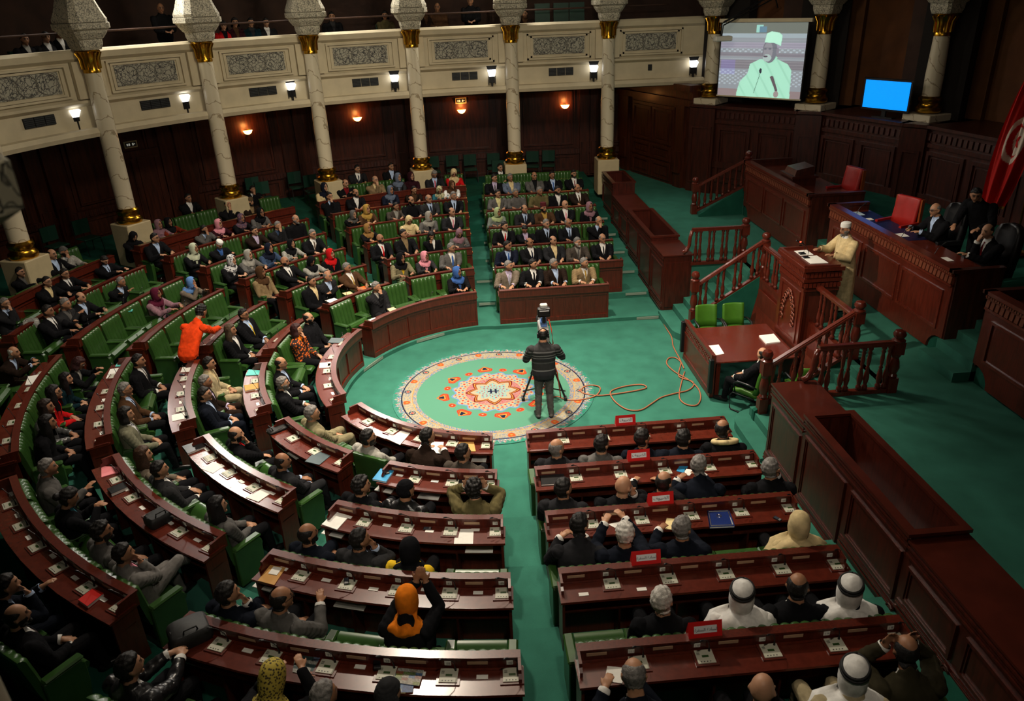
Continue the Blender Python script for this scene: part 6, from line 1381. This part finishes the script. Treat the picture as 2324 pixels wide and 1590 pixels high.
ITEMS = [
('paper_sheet', 'paper', 'loose white sheets spread on the near centre front desk, left pile', 1, [(-2.37, -2.70), (-2.07, -2.8), (-2.24, -3.19), (-2.49, -2.95)], .008, 'white'),
('paper_sheet', 'paper', 'white sheets in front of the man in dark brown at the near centre front desk', 1, [(-1.88, -3.14), (-1.53, -3.2), (-1.55, -3.55), (-1.96, -3.42)], .008, 'white'),
('envelope', 'envelope', 'buff envelope on white sheets at the near centre front desk', 1, [(-1.29, -3.24), (-1.04, -3.27), (-1.02, -3.56), (-1.25, -3.53)], .012, 'buff'),
('folder', 'folder', 'bright blue folder holding papers, left end of a near centre desk', 2, [(-2.47, -4.12), (-2.26, -4.2), (-2.36, -4.48), (-2.57, -4.38)], .03, 'blue', 1),
('folder', 'folder', 'black folder beside a microphone unit on the second near centre desk', 2, [(-1.33, -4.5), (-1.09, -4.52), (-1.11, -4.7), (-1.34, -4.68)], .012, 'black', 1),
('paper_stack', 'paper', 'fanned pile of white sheets at the left end of the third near centre desk', 3, [(-2.98, -5.3), (-2.77, -5.42), (-2.9, -5.7), (-3.12, -5.56)], .012, 'white'),
('paper_sheet', 'paper', 'white sheet lying square on the third near centre desk near the aisle', 3, [(-1.36, -5.88), (-1.12, -5.9), (-1.14, -6.2), (-1.38, -6.17)], .004, 'white'),
('envelope', 'envelope', 'large buff envelope under a note pad, left end of the fourth near centre desk', 4, [(-3.58, -6.48), (-3.38, -6.55), (-3.46, -6.84), (-3.67, -6.74)], .006, 'buff'),
('folder', 'folder', 'grey clear folder on the near left second desk by its right end', 2, [(-3.53, -3.43), (-3.28, -3.62), (-3.42, -3.86), (-3.66, -3.73)], .012, 'grey', 1),
('folder', 'folder', 'black ring folder at the upper end of the third near left desk', 3, [(-5.61, -3.31), (-5.36, -3.16), (-5.22, -3.36), (-5.45, -3.55)], .035, 'black', 1),
('paper_sheet', 'paper', 'printed white sheet with a small picture on the third near left desk', 3, [(-5.01, -3.78), (-4.8, -3.92), (-4.92, -4.11), (-5.12, -3.97)], .004, 'white'),
('paper_sheet', 'paper', 'white sheet over a dark folder, right end of the third near left desk', 3, [(-4.14, -4.6), (-3.93, -4.72), (-4.08, -4.93), (-4.28, -4.8)], .008, 'white'),
('folder', 'folder', 'pink folder at the upper end of the fourth near left desk', 4, [(-6.55, -3.95), (-6.28, -4.0), (-6.21, -4.14), (-6.43, -4.25)], .012, 'pink'),
('binder', 'binder', 'thick black binder with an orange pencil on the fourth near left desk', 4, [(-6.2, -4.62), (-6.03, -4.48), (-5.92, -4.61), (-6.09, -4.76)], .05, 'black', 1),
('book', 'book', 'red hardback book with white pages on the fifth near left desk', 5, [(-5.45, -6.86), (-5.29, -6.96), (-5.39, -7.15), (-5.54, -7.03)], .04, 'red', 1),
('folder', 'folder', 'dark grey flat folder at the upper end of the left front desk', 1, [(-3.95, 1.4), (-3.66, 1.33), (-3.7, 1.08), (-4.0, 1.15)], .012, 'grey', 1),
('paper_sheet', 'paper', 'white sheet in the middle of the curved left front desk', 1, [(-4.02, .17), (-3.8, .17), (-3.78, -.07), (-4.0, -.06)], .006, 'white'),
('folder', 'folder', 'turquoise folder at the upper end of the second left desk', 2, [(-5.3, -.26), (-5.06, -.34), (-5.05, -.53), (-5.3, -.52)], .012, 'teal'),
('folder', 'folder', 'buff file folder lying on a black one on the second left desk', 2, [(-5.22, -.98), (-4.95, -.91), (-4.88, -1.13), (-5.15, -1.21)], .03, 'buff', 1),
('paper_sheet', 'paper', 'white sheet at the upper end of the third left desk', 3, [(-6.52, -.28), (-6.27, -.3), (-6.23, -.51), (-6.49, -.5)], .006, 'white'),
('paper_sheet', 'paper', 'long white sheet near the lower end of the third left desk', 3, [(-6.12, -2.2), (-5.86, -2.1), (-5.78, -2.33), (-6.04, -2.42)], .006, 'white'),
('folder', 'folder', 'light blue folder at the upper end of the fourth left desk', 4, [(-7.72, -.18), (-7.5, -.16), (-7.46, -.42), (-7.7, -.4)], .01, 'teal'),
('paper_sheet', 'paper', 'sheets the writing woman works on, fourth left desk', 4, [(-7.75, -.5), (-7.5, -.44), (-7.43, -.79), (-7.67, -.9)], .008, 'white'),
('paper_stack', 'paper', 'thick pile of white papers before the bald man on the fifth left desk', 5, [(-8.98, -.95), (-8.66, -.85), (-8.58, -1.32), (-8.86, -1.3)], .02, 'white'),
('presentation_folder', 'folder', 'large navy blue presentation folder with silver crest and border, near right block', 3, [(1.95, -5.95), (2.24, -5.97), (2.2, -6.3), (1.88, -6.28)], .03, 'navy', 1),
('paper_sheet', 'paper', 'white sheets read by the grey haired man in the third near right row', 3, [(.62, -6.03), (.85, -5.98), (.95, -6.22), (.85, -6.3)], .006, 'white'),
('paper_sheet', 'paper', 'cream sheet on the third near right desk left of the navy folder', 3, [(1.4, -6.0), (1.5, -6.03), (1.43, -6.25), (1.3, -6.21)], .006, 'cream'),
('folder', 'folder', 'black leather folder at the left end of the second near right desk', 2, [(-.11, -4.62), (.24, -4.62), (.23, -4.86), (-.12, -4.85)], .03, 'black', 1),
('leaflet', 'leaflet', 'blue and white leaflet on the second near right desk', 2, [(1.97, -4.62), (2.1, -4.64), (1.98, -4.8), (1.89, -4.74)], .006, 'blue'),
('paper_sheet', 'paper', 'white sheet by the leaning grey haired man, second near right desk', 2, [(2.03, -4.7), (2.15, -4.75), (2.05, -4.88), (1.97, -4.87)], .006, 'white'),
('note_pad', 'note pad', 'open white note pad the man writes in, fifth near right desk', 5, [(.1, -8.58), (.26, -8.62), (.2, -8.8), (.04, -8.75)], .008, 'white'),
('paper_pad', 'paper', 'cream pad with a pen on the far centre front desk', 1, [(-2.86, 2.9), (-2.71, 2.99), (-2.6, 2.82), (-2.77, 2.72)], .01, 'cream'),
('paper_sheet', 'paper', 'white sheet at the left end of the far centre front desk', 1, [(-3.25, 2.3), (-3.1, 2.42), (-2.98, 2.28), (-3.12, 2.16)], .006, 'white'),
('paper_sheet', 'paper', 'small white note in front of the woman in the blue headscarf', 1, [(-1.2, 3.62), (-1.02, 3.65), (-1.0, 3.53), (-1.18, 3.5)], .006, 'white'),
('folder', 'folder', 'orange folder with white pages, second far left desk', 2, [(-3.7, 4.02), (-3.45, 4.15), (-3.4, 3.93), (-3.6, 3.82)], .014, 'orange', 1),
('paper_sheet', 'paper', 'white sheets at the right end of the second far left desk', 2, [(-3.36, 4.3), (-3.15, 4.32), (-3.1, 4.14), (-3.3, 4.1)], .01, 'white'),
('paper_sheet', 'paper', 'cream sheet before the man with crossed arms, second far left desk', 2, [(-3.98, 3.75), (-3.8, 3.84), (-3.7, 3.68), (-3.88, 3.58)], .006, 'cream'),
('paper_sheet', 'paper', 'white sheet on a green one at the left end of the second far left desk', 2, [(-4.33, 3.3), (-4.13, 3.44), (-3.98, 3.26), (-4.18, 3.12)], .008, 'white'),
('folder', 'folder', 'light blue folder held by the balding man, fifth upper left desk', 5, [(-8.62, 2.3), (-8.3, 2.4), (-8.25, 2.12), (-8.55, 2.02)], .02, 'teal'),
('paper_sheet', 'paper', 'white sheet on the lower end of the third upper left desk', 3, [(-6.42, .75), (-6.2, .75), (-6.2, .55), (-6.42, .55)], .006, 'white'),
('paper_sheet', 'paper', 'white sheet on the lower end of the fourth upper left desk', 4, [(-7.62, .85), (-7.45, .85), (-7.45, .62), (-7.62, .62)], .006, 'white'),
('paper_sheet', 'paper', 'yellow and white sheets beside a silver bag, upper left block', 6, [(-9.95, 1.6), (-9.75, 1.6), (-9.7, 1.25), (-9.95, 1.25)], .012, 'yellow'),
('book', 'book', 'gilt bordered dark green book on the far right front desk', 1, [(.02, 3.6), (.28, 3.6), (.28, 3.4), (.02, 3.4)], .04, 'green', 1),
('paper_sheet', 'paper', 'white sheet before the man in the brown jacket, far right front desk', 1, [(1.38, 3.55), (1.58, 3.55), (1.58, 3.38), (1.38, 3.38)], .012, 'white'),
('paper_sheet', 'paper', 'white folded note by the black suited man, far right front desk', 1, [(.72, 3.55), (.86, 3.55), (.86, 3.38), (.72, 3.38)], .012, 'white'),
('folder', 'folder', 'orange folder on the second far right desk', 2, [(1.9, 4.85), (2.14, 4.85), (2.14, 4.66), (1.9, 4.66)], .05, 'orange'),
('folder', 'folder', 'bright red folder on the fourth far right desk', 4, [(1.1, 7.42), (1.34, 7.42), (1.34, 7.22), (1.1, 7.22)], .06, 'red'),
('book', 'book', 'thick dark red book before the bald man, third far centre desk', 3, [(-2.98, 5.42), (-2.75, 5.52), (-2.68, 5.34), (-2.9, 5.24)], .06, 'dred', 1),
]
for it in ITEMS:
    nm, ct, lb, k, pts, th, col = it[:7]; flat(nm, ct, lb, pts, ZT(k), th, col, None, len(it) > 7)
flat('note_pad', 'note pad', 'white note pad on the buff envelope, fourth near centre desk', [(-3.53, -6.52), (-3.42, -6.56), (-3.46, -6.68), (-3.57, -6.64)], ZT(4) + .007, .008, 'white')
for x, y in ((1.88, -5.95),): pass
m = MB(); 
for e, w_ in ((.9, .012), (.84, .006)):
    P = [(1.95, -5.95), (2.24, -5.97), (2.2, -6.3), (1.88, -6.28)]; cx = sum(p[0] for p in P) / 4; cy = sum(p[1] for p in P) / 4
    for i in range(4):
        a, b = P[i], P[(i + 1) % 4]; m.tube([((a[0] - cx) * e, (a[1] - cy) * e, .031), ((b[0] - cx) * e, (b[1] - cy) * e, .031)], .0035, 4)
m.tube([(.03 * math.cos(q) - 0, .05 + .03 * math.sin(q), .031) for q in np.linspace(0, 2 * PI, 17)], .005, 4).tube([(-.015, .04, .031), (0, .065, .031), (.015, .04, .031)], .004, 4)
o = m.build('silver_crest', CHROME); o.parent = [x for x in C.objects if x.name.startswith('presentation_folder')][0]
# magazines and a newspaper: printed covers as vertex colours
def printed(name, label, pts, z, th, pal, seed, cat='magazine'):
    r_ = np.random.default_rng(seed); n = 22; P = [Vector((*p, 0)) for p in pts]; c = sum(P, Vector()) / 4
    us, vs = np.meshgrid(np.linspace(0, 1, n), np.linspace(0, 1, n)); V = [];
    for u, v in zip(us.ravel(), vs.ravel()): q = (P[0].lerp(P[1], u)).lerp(P[3].lerp(P[2], u), v) - c; V.append((q.x, q.y, th))
    blk = r_.integers(0, len(pal), (5, 4)); Cc = np.array([pal[blk[min(4, int(v * 5)), min(3, int(u * 4))]] for u, v in zip(us.ravel(), vs.ravel())]) * (.3 + .55 * r_.random((n * n, 1)))
    f = [(j * n + i, j * n + i + 1, (j + 1) * n + i + 1, (j + 1) * n + i) for j in range(n - 1) for i in range(n - 1)]
    t = thing(name, label, cat, (c.x, c.y, z)); me = bpy.data.meshes.new('cover'); me.from_pydata(V, [], f); setcols(me, Cc); me.materials.append(vcol_mat('printed_cover', .4)); o = bpy.data.objects.new('cover', me); link(o); o.parent = t
    MB().loft([[tuple(p - c + Vector((0, 0, h))) for p in P] for h in (0, th - .001)]).build('pages', WHITE, t)
PALM = [(.5, .45, .35), (.1, .2, .4), (.35, .12, .06), (.2, .3, .1), (.55, .55, .5), (.3, .35, .05)]
flat('paper_sheet', 'paper', 'cream sheets under the magazines on the fifth near centre desk', [(-2.02, -8.37), (-1.78, -8.42), (-1.85, -8.68), (-2.09, -8.64)], ZT(5), .006, 'cream')
printed('magazine', 'blue covered brochure under a colourful magazine, fifth near centre desk', [(-1.97, -8.44), (-1.76, -8.46), (-1.78, -8.68), (-1.99, -8.66)], ZT(5) + .007, .006, [(.04, .12, .35), (.1, .25, .5), (.4, .5, .55)], 3)
printed('magazine', 'glossy magazine with small photographs on top of a pile, fifth near centre desk', [(-1.93, -8.38), (-1.68, -8.44), (-1.72, -8.62), (-1.97, -8.55)], ZT(5) + .014, .007, PALM, 5)
printed('newspaper', 'colour newspaper under the hand of the woman in the yellow print headscarf', [(-2.98, -8.08), (-2.72, -8.15), (-2.74, -8.38), (-2.97, -8.3)], ZT(5), .006, [(.6, .6, .55), (.15, .2, .3), (.5, .2, .12), (.55, .55, .5), (.05, .1, .1)], 9, 'newspaper')
# small white cards
for b, rows in (('A', (2, 3, 4, 5)), ('F', (3, 4, 5)), ('B', (1, 2, 3, 4)), ('S', (4,))):
    for k in rows:
        fn = path(b, k); u0, u1 = span(b, k); ns = nseat(b, k); cell = (u1 - u0) / ns; um = (1 if b in 'NS' else 1 / R(1) / Rk(b, k))
        for i in range(ns):
            if b == 'S' and i > 1: continue
            u = u0 + cell * (i + .38); d = .1 + .03 * (i % 3) if b != 'S' else .27
            o = MB().pbox(lambda a, c, z: (Vector(fn(u + a * um, d + c, .746 + z)) - Vector(fn(u, d, .746))), -.055, .055, -.025, .025, 0, .006).build('voting_card', WHITE)
            o.location = fn(u, d, .746); tag(o, f'small white card, {RN(k)} row desk of {BN[b]}, {lr(b, k, i)}', 'card', 'small white cards')
# bags, phones
def softbox(name, label, cat, loc, rz, w, d, h, m_, zipc=None):
    t = thing(name, label, cat, loc, rz); rings = []
    for z, k in ((0, .93), (.03, 1), (h * .6, 1), (h * .85, .93), (h, .8)): rings.append([(w / 2 * k * (abs(math.cos(q)) ** .35) * (1 if math.cos(q) > 0 else -1), d / 2 * k * (abs(math.sin(q)) ** .35) * (1 if math.sin(q) > 0 else -1), z) for q in np.linspace(0, 2 * PI, 24, endpoint=False)])
    MB().loft(rings).build('body', m_, t, 'auto')
    MB().tube([(w * .42 * math.cos(q), d * .42 * math.sin(q), h * .93) for q in np.linspace(0, 2 * PI, 25)], .006, 5).build('zip', mat('dark_zip', (.03, .03, .03), .35), t)
    MB().tube([(-.07, -d * .3, h * .95), (-.06, -d * .34, h + .05), (.06, -d * .34, h + .05), (.07, -d * .3, h * .95)], .01, 6).build('handle', m_, t)
softbox('laptop_bag', 'big black soft bag lying at the left end of the fifth near centre desk', 'bag', (-4.12, -7.7, ZT(5)), .52, .42, .36, .16, BAGM)
softbox('camera_bag', 'black shoulder bag with straps on the fourth near left desk', 'bag', (-5.22, -5.42, ZT(4)), .8, .34, .26, .14, BAGM)
softbox('handbag', 'silver grey handbag on a desk at the left edge of the hall', 'bag', (-9.85, 1.15, ZT(6)), .3, .3, .2, .16, mat('silver_cloth', (.3, .3, .28), .4, noise=.6, nscale=25))
softbox('handbag', 'black quilted handbag beside the woman in the mauve headscarf', 'bag', (-.85, 5.97, ZT(3)), .2, .22, .14, .18, BAGM)
softbox('document_case', 'black document case at the upper end of the second near left desk', 'case', (-4.28, -2.68, ZT(2)), R(-53), .2, .34, .05, BAGM)
def phone(label, loc, rz, z0=0):
    t = thing('mobile_phone', label, 'phone', loc, rz, None); MB().box(-.028, .028, -.055, .055, 0, .014).build('case', BLACK, t, bevel=.004); MB().box(-.022, .022, -.01, .045, .014, .0155).build('screen', mat('phone_glass', (.05, .06, .08), .15), t); MB().box(-.02, .02, -.045, -.018, .014, .0155).build('keypad', mat('keypad_grey', (.2, .2, .2), .5), t)
phone('black mobile phone lying on the bright blue folder', (-2.36, -4.24, ZT(2) + .031), .3); phone('black mobile phone on the near right third desk before the cream veil', (2.8, -6.2, ZT(3)), .6)
phone('silver black mobile phone on a microphone unit of the fourth near centre desk', (-2.62, -6.9, ZT(4) + .023), .1); phone('mobile phone beside a microphone unit at the top of the fourth near left desk', (-5.95, -4.44, ZT(4)), .5); phone('red and black phone on the third near centre desk', (-1.72, -5.82, ZT(3)), 1.4)
phone('dark phone on the third left desk beside the upper microphone', (-6.42, -.62, ZT(3)), 1.3)
t = thing('walkie_talkie', 'black two way radio lying on a microphone unit, fifth near centre desk', 'radio', (-2.14, -8.32, ZT(5) + .02), .1); MB().box(-.035, .035, -.07, .07, 0, .035).build('body', BLACK, t, bevel=.006); MB().tube([(.02, .07, .02), (.03, .22, .03)], .008, 6).build('aerial', BLACK, t)
t = thing('spectacles', 'pair of folded spectacles left on the third near right desk', 'glasses', (1.72, -6.12, ZT(3) + .003), .4)
m = MB()
for s in (-1, 1): m.tube([(s * .033 + .024 * math.cos(q), .0, .02 + .018 * math.sin(q)) for q in np.linspace(0, 2 * PI, 13)], .002, 4)
m.build('rims', mat('wire_frame', (.3, .2, .1), .3, metal=.8), t); m = MB()
for s in (-1, 1): m.tube([(s * .06, 0, .02), (s * .06, .1, .015)], .002, 4)
m.build('temples', MATS['wire_frame'], t)
# papers pushed under desk tops
for (lb, b, k, uu, w_) in (('under the third near centre desk near the aisle', 'A', 3, 262.8, .34), ('under the fourth near centre desk', 'A', 4, 252, .36), ('under the third near centre desk, left end', 'A', 3, 243.8, .3), ('under the second near centre desk, middle', 'A', 2, 252.5, .3), ('under the second near centre desk, left end', 'A', 2, 244, .26), ('under the second near left desk', 'F', 2, 221, .26), ('under the near centre front desk near the aisle', 'A', 1, 259, .22), ('under the fourth near centre desk, left end', 'A', 4, 243, .25)):
    fn = path(b, k); um = 1 / R(1) / Rk(b, k); c = Vector(fn(uu, .28, .545))
    o = MB().pbox(lambda a, d, z: Vector(fn(uu + a * um, d, z)) - c, -w_ / 2, w_ / 2, .1, .31, .545, .557).build('paper_stack', WHITE); o.location = c; tag(o, 'white papers sticking out of the shelf ' + lb, 'paper')
# stage papers
def fl2(n, c, l, p, z, th, col, e=None): flat(n, c, l, p, z, th, col, None, e)
fl2('paper_stack', 'paper', 'white sheets hanging at the near corner of the reporters table', [(3.88, -.08), (4.1, -.07), (4.07, -.5), (3.88, -.55)], .751, .01, 'white')
fl2('paper_stack', 'paper', 'thick stack of white papers on a blue folder, reporters table by the rostrum', [(5.05, .2), (5.38, .24), (5.36, -.16), (5.05, -.2)], .751, .03, 'white')
fl2('paper_sheet', 'paper', 'white pages of the speech on the rostrum top', [(5.66, .02), (5.98, .05), (6.0, -.42), (5.66, -.4)], 2.505, .012, 'white')
fl2('paper_sheet', 'paper', 'second white page on the rostrum beside the microphone', [(5.68, .42), (5.95, .44), (5.95, .12), (5.68, .1)], 2.505, .006, 'white')
fl2('paper_sheet', 'paper', 'pale blue sheet at the far end of the presidium desk', [(7.55, 2.1), (7.85, 2.12), (7.85, 1.82), (7.55, 1.8)], 2.756, .006, 'paleblue')
fl2('paper_sheet', 'paper', 'small white note on the presidium desk beside the pale blue sheet', [(7.7, 1.55), (7.84, 1.56), (7.84, 1.42), (7.7, 1.4)], 2.756, .006, 'white')
fl2('paper_sheet', 'paper', 'white sheet before the man with the pale tie on the presidium desk', [(7.6, .35), (7.9, .38), (7.9, .15), (7.6, .12)], 2.756, .006, 'white')
fl2('paper_sheet', 'paper', 'white sheet before the man at the near end of the presidium desk', [(7.65, -1.2), (7.85, -1.18), (7.85, -1.4), (7.65, -1.42)], 2.756, .006, 'white')
MB_ = MB().box(-.45, .4, -1.1, 1.1, 0, .006); o = MB_.build('desk_blotter', mat('navy_cloth', (.006, .008, .05), .5)); o.location = (7.75, 1.0, 2.748); tag(o, 'dark blue cloth cover on the far half of the presidium desk', 'desk cover')
def desk_mic(label, loc, rz, h=.3):
    t = thing('desk_microphone', label, 'microphone', loc, rz); MB().box(-.05, .05, -.06, .06, 0, .025).build('base', BLACK, t, bevel=.006)
    MB().tube([(0, .03, .02), (0, .04, .12), (0, -.02, .24), (0, -.1, h)], .006, 6).build('gooseneck', BLACK, t); MB().tube([(0, -.09, h - .005), (0, -.15, h + .03)], [.014, .016], 8).build('foam_head', BLACK, t)
desk_mic('black gooseneck microphone with red light on the rostrum', (5.72, -.05, 2.51), -PI / 2); o = MB().lathe([(.0, -.008), (.016, -.008), (.018, 0), (.016, .008), (0, .008)], n=10).build('lit_ring', mat('red_light', (1, .05, .02), .4, emit=6), [x for x in C.objects if x.name == 'desk_microphone'][0]); o.location = (0, -.15, .335)
desk_mic('second black gooseneck microphone standing on the rostrum', (5.75, .2, 2.51), -PI / 2, .26); desk_mic('black microphone on the presidium desk before the man with the pale tie', (7.55, -.2, 2.75), PI / 2); desk_mic('black microphone at the near end of the presidium desk', (7.55, -1.3, 2.75), PI / 2); desk_mic('black microphone at the far end of the presidium desk', (7.6, 1.65, 2.75), PI / 2)
chairs()
# --- stacking chairs along the far wall
def stack_chair():
    t = thing('stacking_chair', 'x', 'chair')
    MB().loft([[(x, y, z) for x, y in ((-.23, -.02), (0, -.05), (.23, -.02), (.23, -.05), (0, -.08), (-.23, -.05))] for z in (.55, .95)]).build('backrest', LEATHERD, t); MB().box(-.24, .24, -.05, .4, .42, .47).build('seat', LEATHERD, t, bevel=.02)
    for s in (-1, 1):
        MB().tube([(s * .24, -.1, 0), (s * .24, -.06, .45), (s * .23, -.07, .97)], .012, 6).build('rear_leg', BLACKM, t); MB().tube([(s * .24, .42, 0), (s * .24, .36, .43)], .012, 6).build('front_leg', BLACKM, t)
    return t
WC = [(-1.84, 14.55), (-1.12, 14.6), (-.47, 14.6), (.4, 14.6), (1.85, 14.6), (2.45, 14.6), (-7.9, 12.5), (-6.6, 13.1), (-5.95, 12.4), (-7.4, 11.7), (-11.6, 7.9), (-12.2, 7.3), (.5, 13.2)]
sc_ = stack_chair()
for i, (x, y) in enumerate(WC):
    lb_ = f'dark green stacking chair along the far wall, {ORD[i]} of the right group' if i < 6 else f'dark green stacking chair near the left columns, {ORD[i - 6]} found going round' if i < 12 else 'dark green stacking chair just behind the back row man'
    a = math.atan2(y, x) + PI / 2
    if i == 0: sc_.location = (x, y, tz(8)); sc_.rotation_euler = (0, 0, a); sc_['label'] = lb_; sc_['group'] = 'stacking chairs'
    else: dup(sc_, (x, y, tz(8)), a, lb_, 'stacking chairs')
for k_, o_ in CH.items():
    if not chused[k_]:
        for ch in list(o_.children_recursive): bpy.data.objects.remove(ch)
        bpy.data.objects.remove(o_)
# ------------------------------------------------------------------ light
def area(name, loc, target, size, power, col=(1, .87, .7), spread=PI):
    l = bpy.data.lights.new(name, 'AREA'); l.energy = power; l.size = size; l.color = col; l.spread = spread
    o = bpy.data.objects.new(name, l); C.objects.link(o); o.location = loc
    o.rotation_euler = (Vector(target) - Vector(loc)).to_track_quat('-Z', 'Y').to_euler(); return o
def spot(name, loc, target, power, ang, blend=.6, col=(1, .88, .72), rad=.25):
    l = bpy.data.lights.new(name, 'SPOT'); l.energy = power; l.spot_size = R(ang); l.spot_blend = blend; l.color = col; l.shadow_soft_size = rad
    o = bpy.data.objects.new(name, l); C.objects.link(o); o.location = loc
    o.rotation_euler = (Vector(target) - Vector(loc)).to_track_quat('-Z', 'Y').to_euler(); return o
spot('ceiling_spot', (-.6, 1.5, 13.2), (.2, -.6, 0), 7500, 62, .9)
spot('ceiling_spot', (1.5, -5.5, 12.5), (-.4, 4.2, 1), 5000, 66, .9)
spot('ceiling_spot', (-3.0, 2.5, 13), (-1.2, -4.8, 1), 3800, 60, .9)
spot('ceiling_spot', (-1.5, -2.5, 13), (-5.2, .6, 1), 4200, 66, .9)
spot('stage_spot', (-6.5, -5.5, 11.5), (6.0, .2, 2.0), 6500, 22, .7)
area('ceiling_glow', (0, 0, 13.5), (0, 0, 0), 6, 230, (1, .85, .66))
for j, (x, y) in enumerate(FL[:6]): spot('floodlight_beam', (x * .965, y * .965, 5.6), (x * .1, y * .1 - 1, 0), 70, 95, .8, (1, .95, .88), .12)
for x, y in ((-3.2, -11.6), (.6, -11.6)): spot('floodlight_beam', (x, y, 8.6), (x * .4, 6, 1.5), 800, 85, .8, (1, .9, .76), .2)
spot('frieze_wash', (1.5, -3, 12.5), (0, 12, 5.6), 1350, 75, .8, (1, .92, .74), .6); spot('frieze_wash', (2, -2, 12), (-9, 8, 5.4), 1150, 70, .8, (1, .92, .74), .6)
spot('front_fill_spot', (.4, -12.2, 10.5), (-.3, -7.4, 1), 800, 70, 1)
spot('near_column_fill', (-1.3, -14.6, 9.6), (-2.7, -12.2, 6.6), 130, 50, .7, (1, .9, .7), .2)  # added spot without a fixture, brightens the column close to the viewer
for p_ in ((-9.3, 8.6, 9.3), (-4.6, 11.7, 9.3), (.8, 12.6, 9.2)): area('gallery_floodlight', p_, (-.5, -2.5, 1), 1.3, 260, (1, .95, .86), PI * .8)
spot('frieze_wash', (0, 0, 10), (9.3, 8.6, 5.6), 420, 34, .8, (1, .9, .72), .4)  # added weak spot, brightens the stage wall columns instead of the frieze
w = bpy.data.worlds.new('hall_air'); SC.world = w; w.use_nodes = True
w.node_tree.nodes['Background'].inputs[0].default_value = (.5, .45, .4, 1); w.node_tree.nodes['Background'].inputs[1].default_value = .02
SC.view_settings.view_transform = 'Standard'; SC.view_settings.look = 'None'; SC.view_settings.exposure = .12; SC.view_settings.gamma = .9
SC.cycles.use_adaptive_sampling = True; SC.cycles.use_denoising = True; SC.cycles.adaptive_threshold = .04; SC.cycles.adaptive_min_samples = 12; SC.cycles.max_bounces = 4; SC.cycles.diffuse_bounces = 2; SC.cycles.glossy_bounces = 2
SC.cycles.sample_clamp_indirect = 3
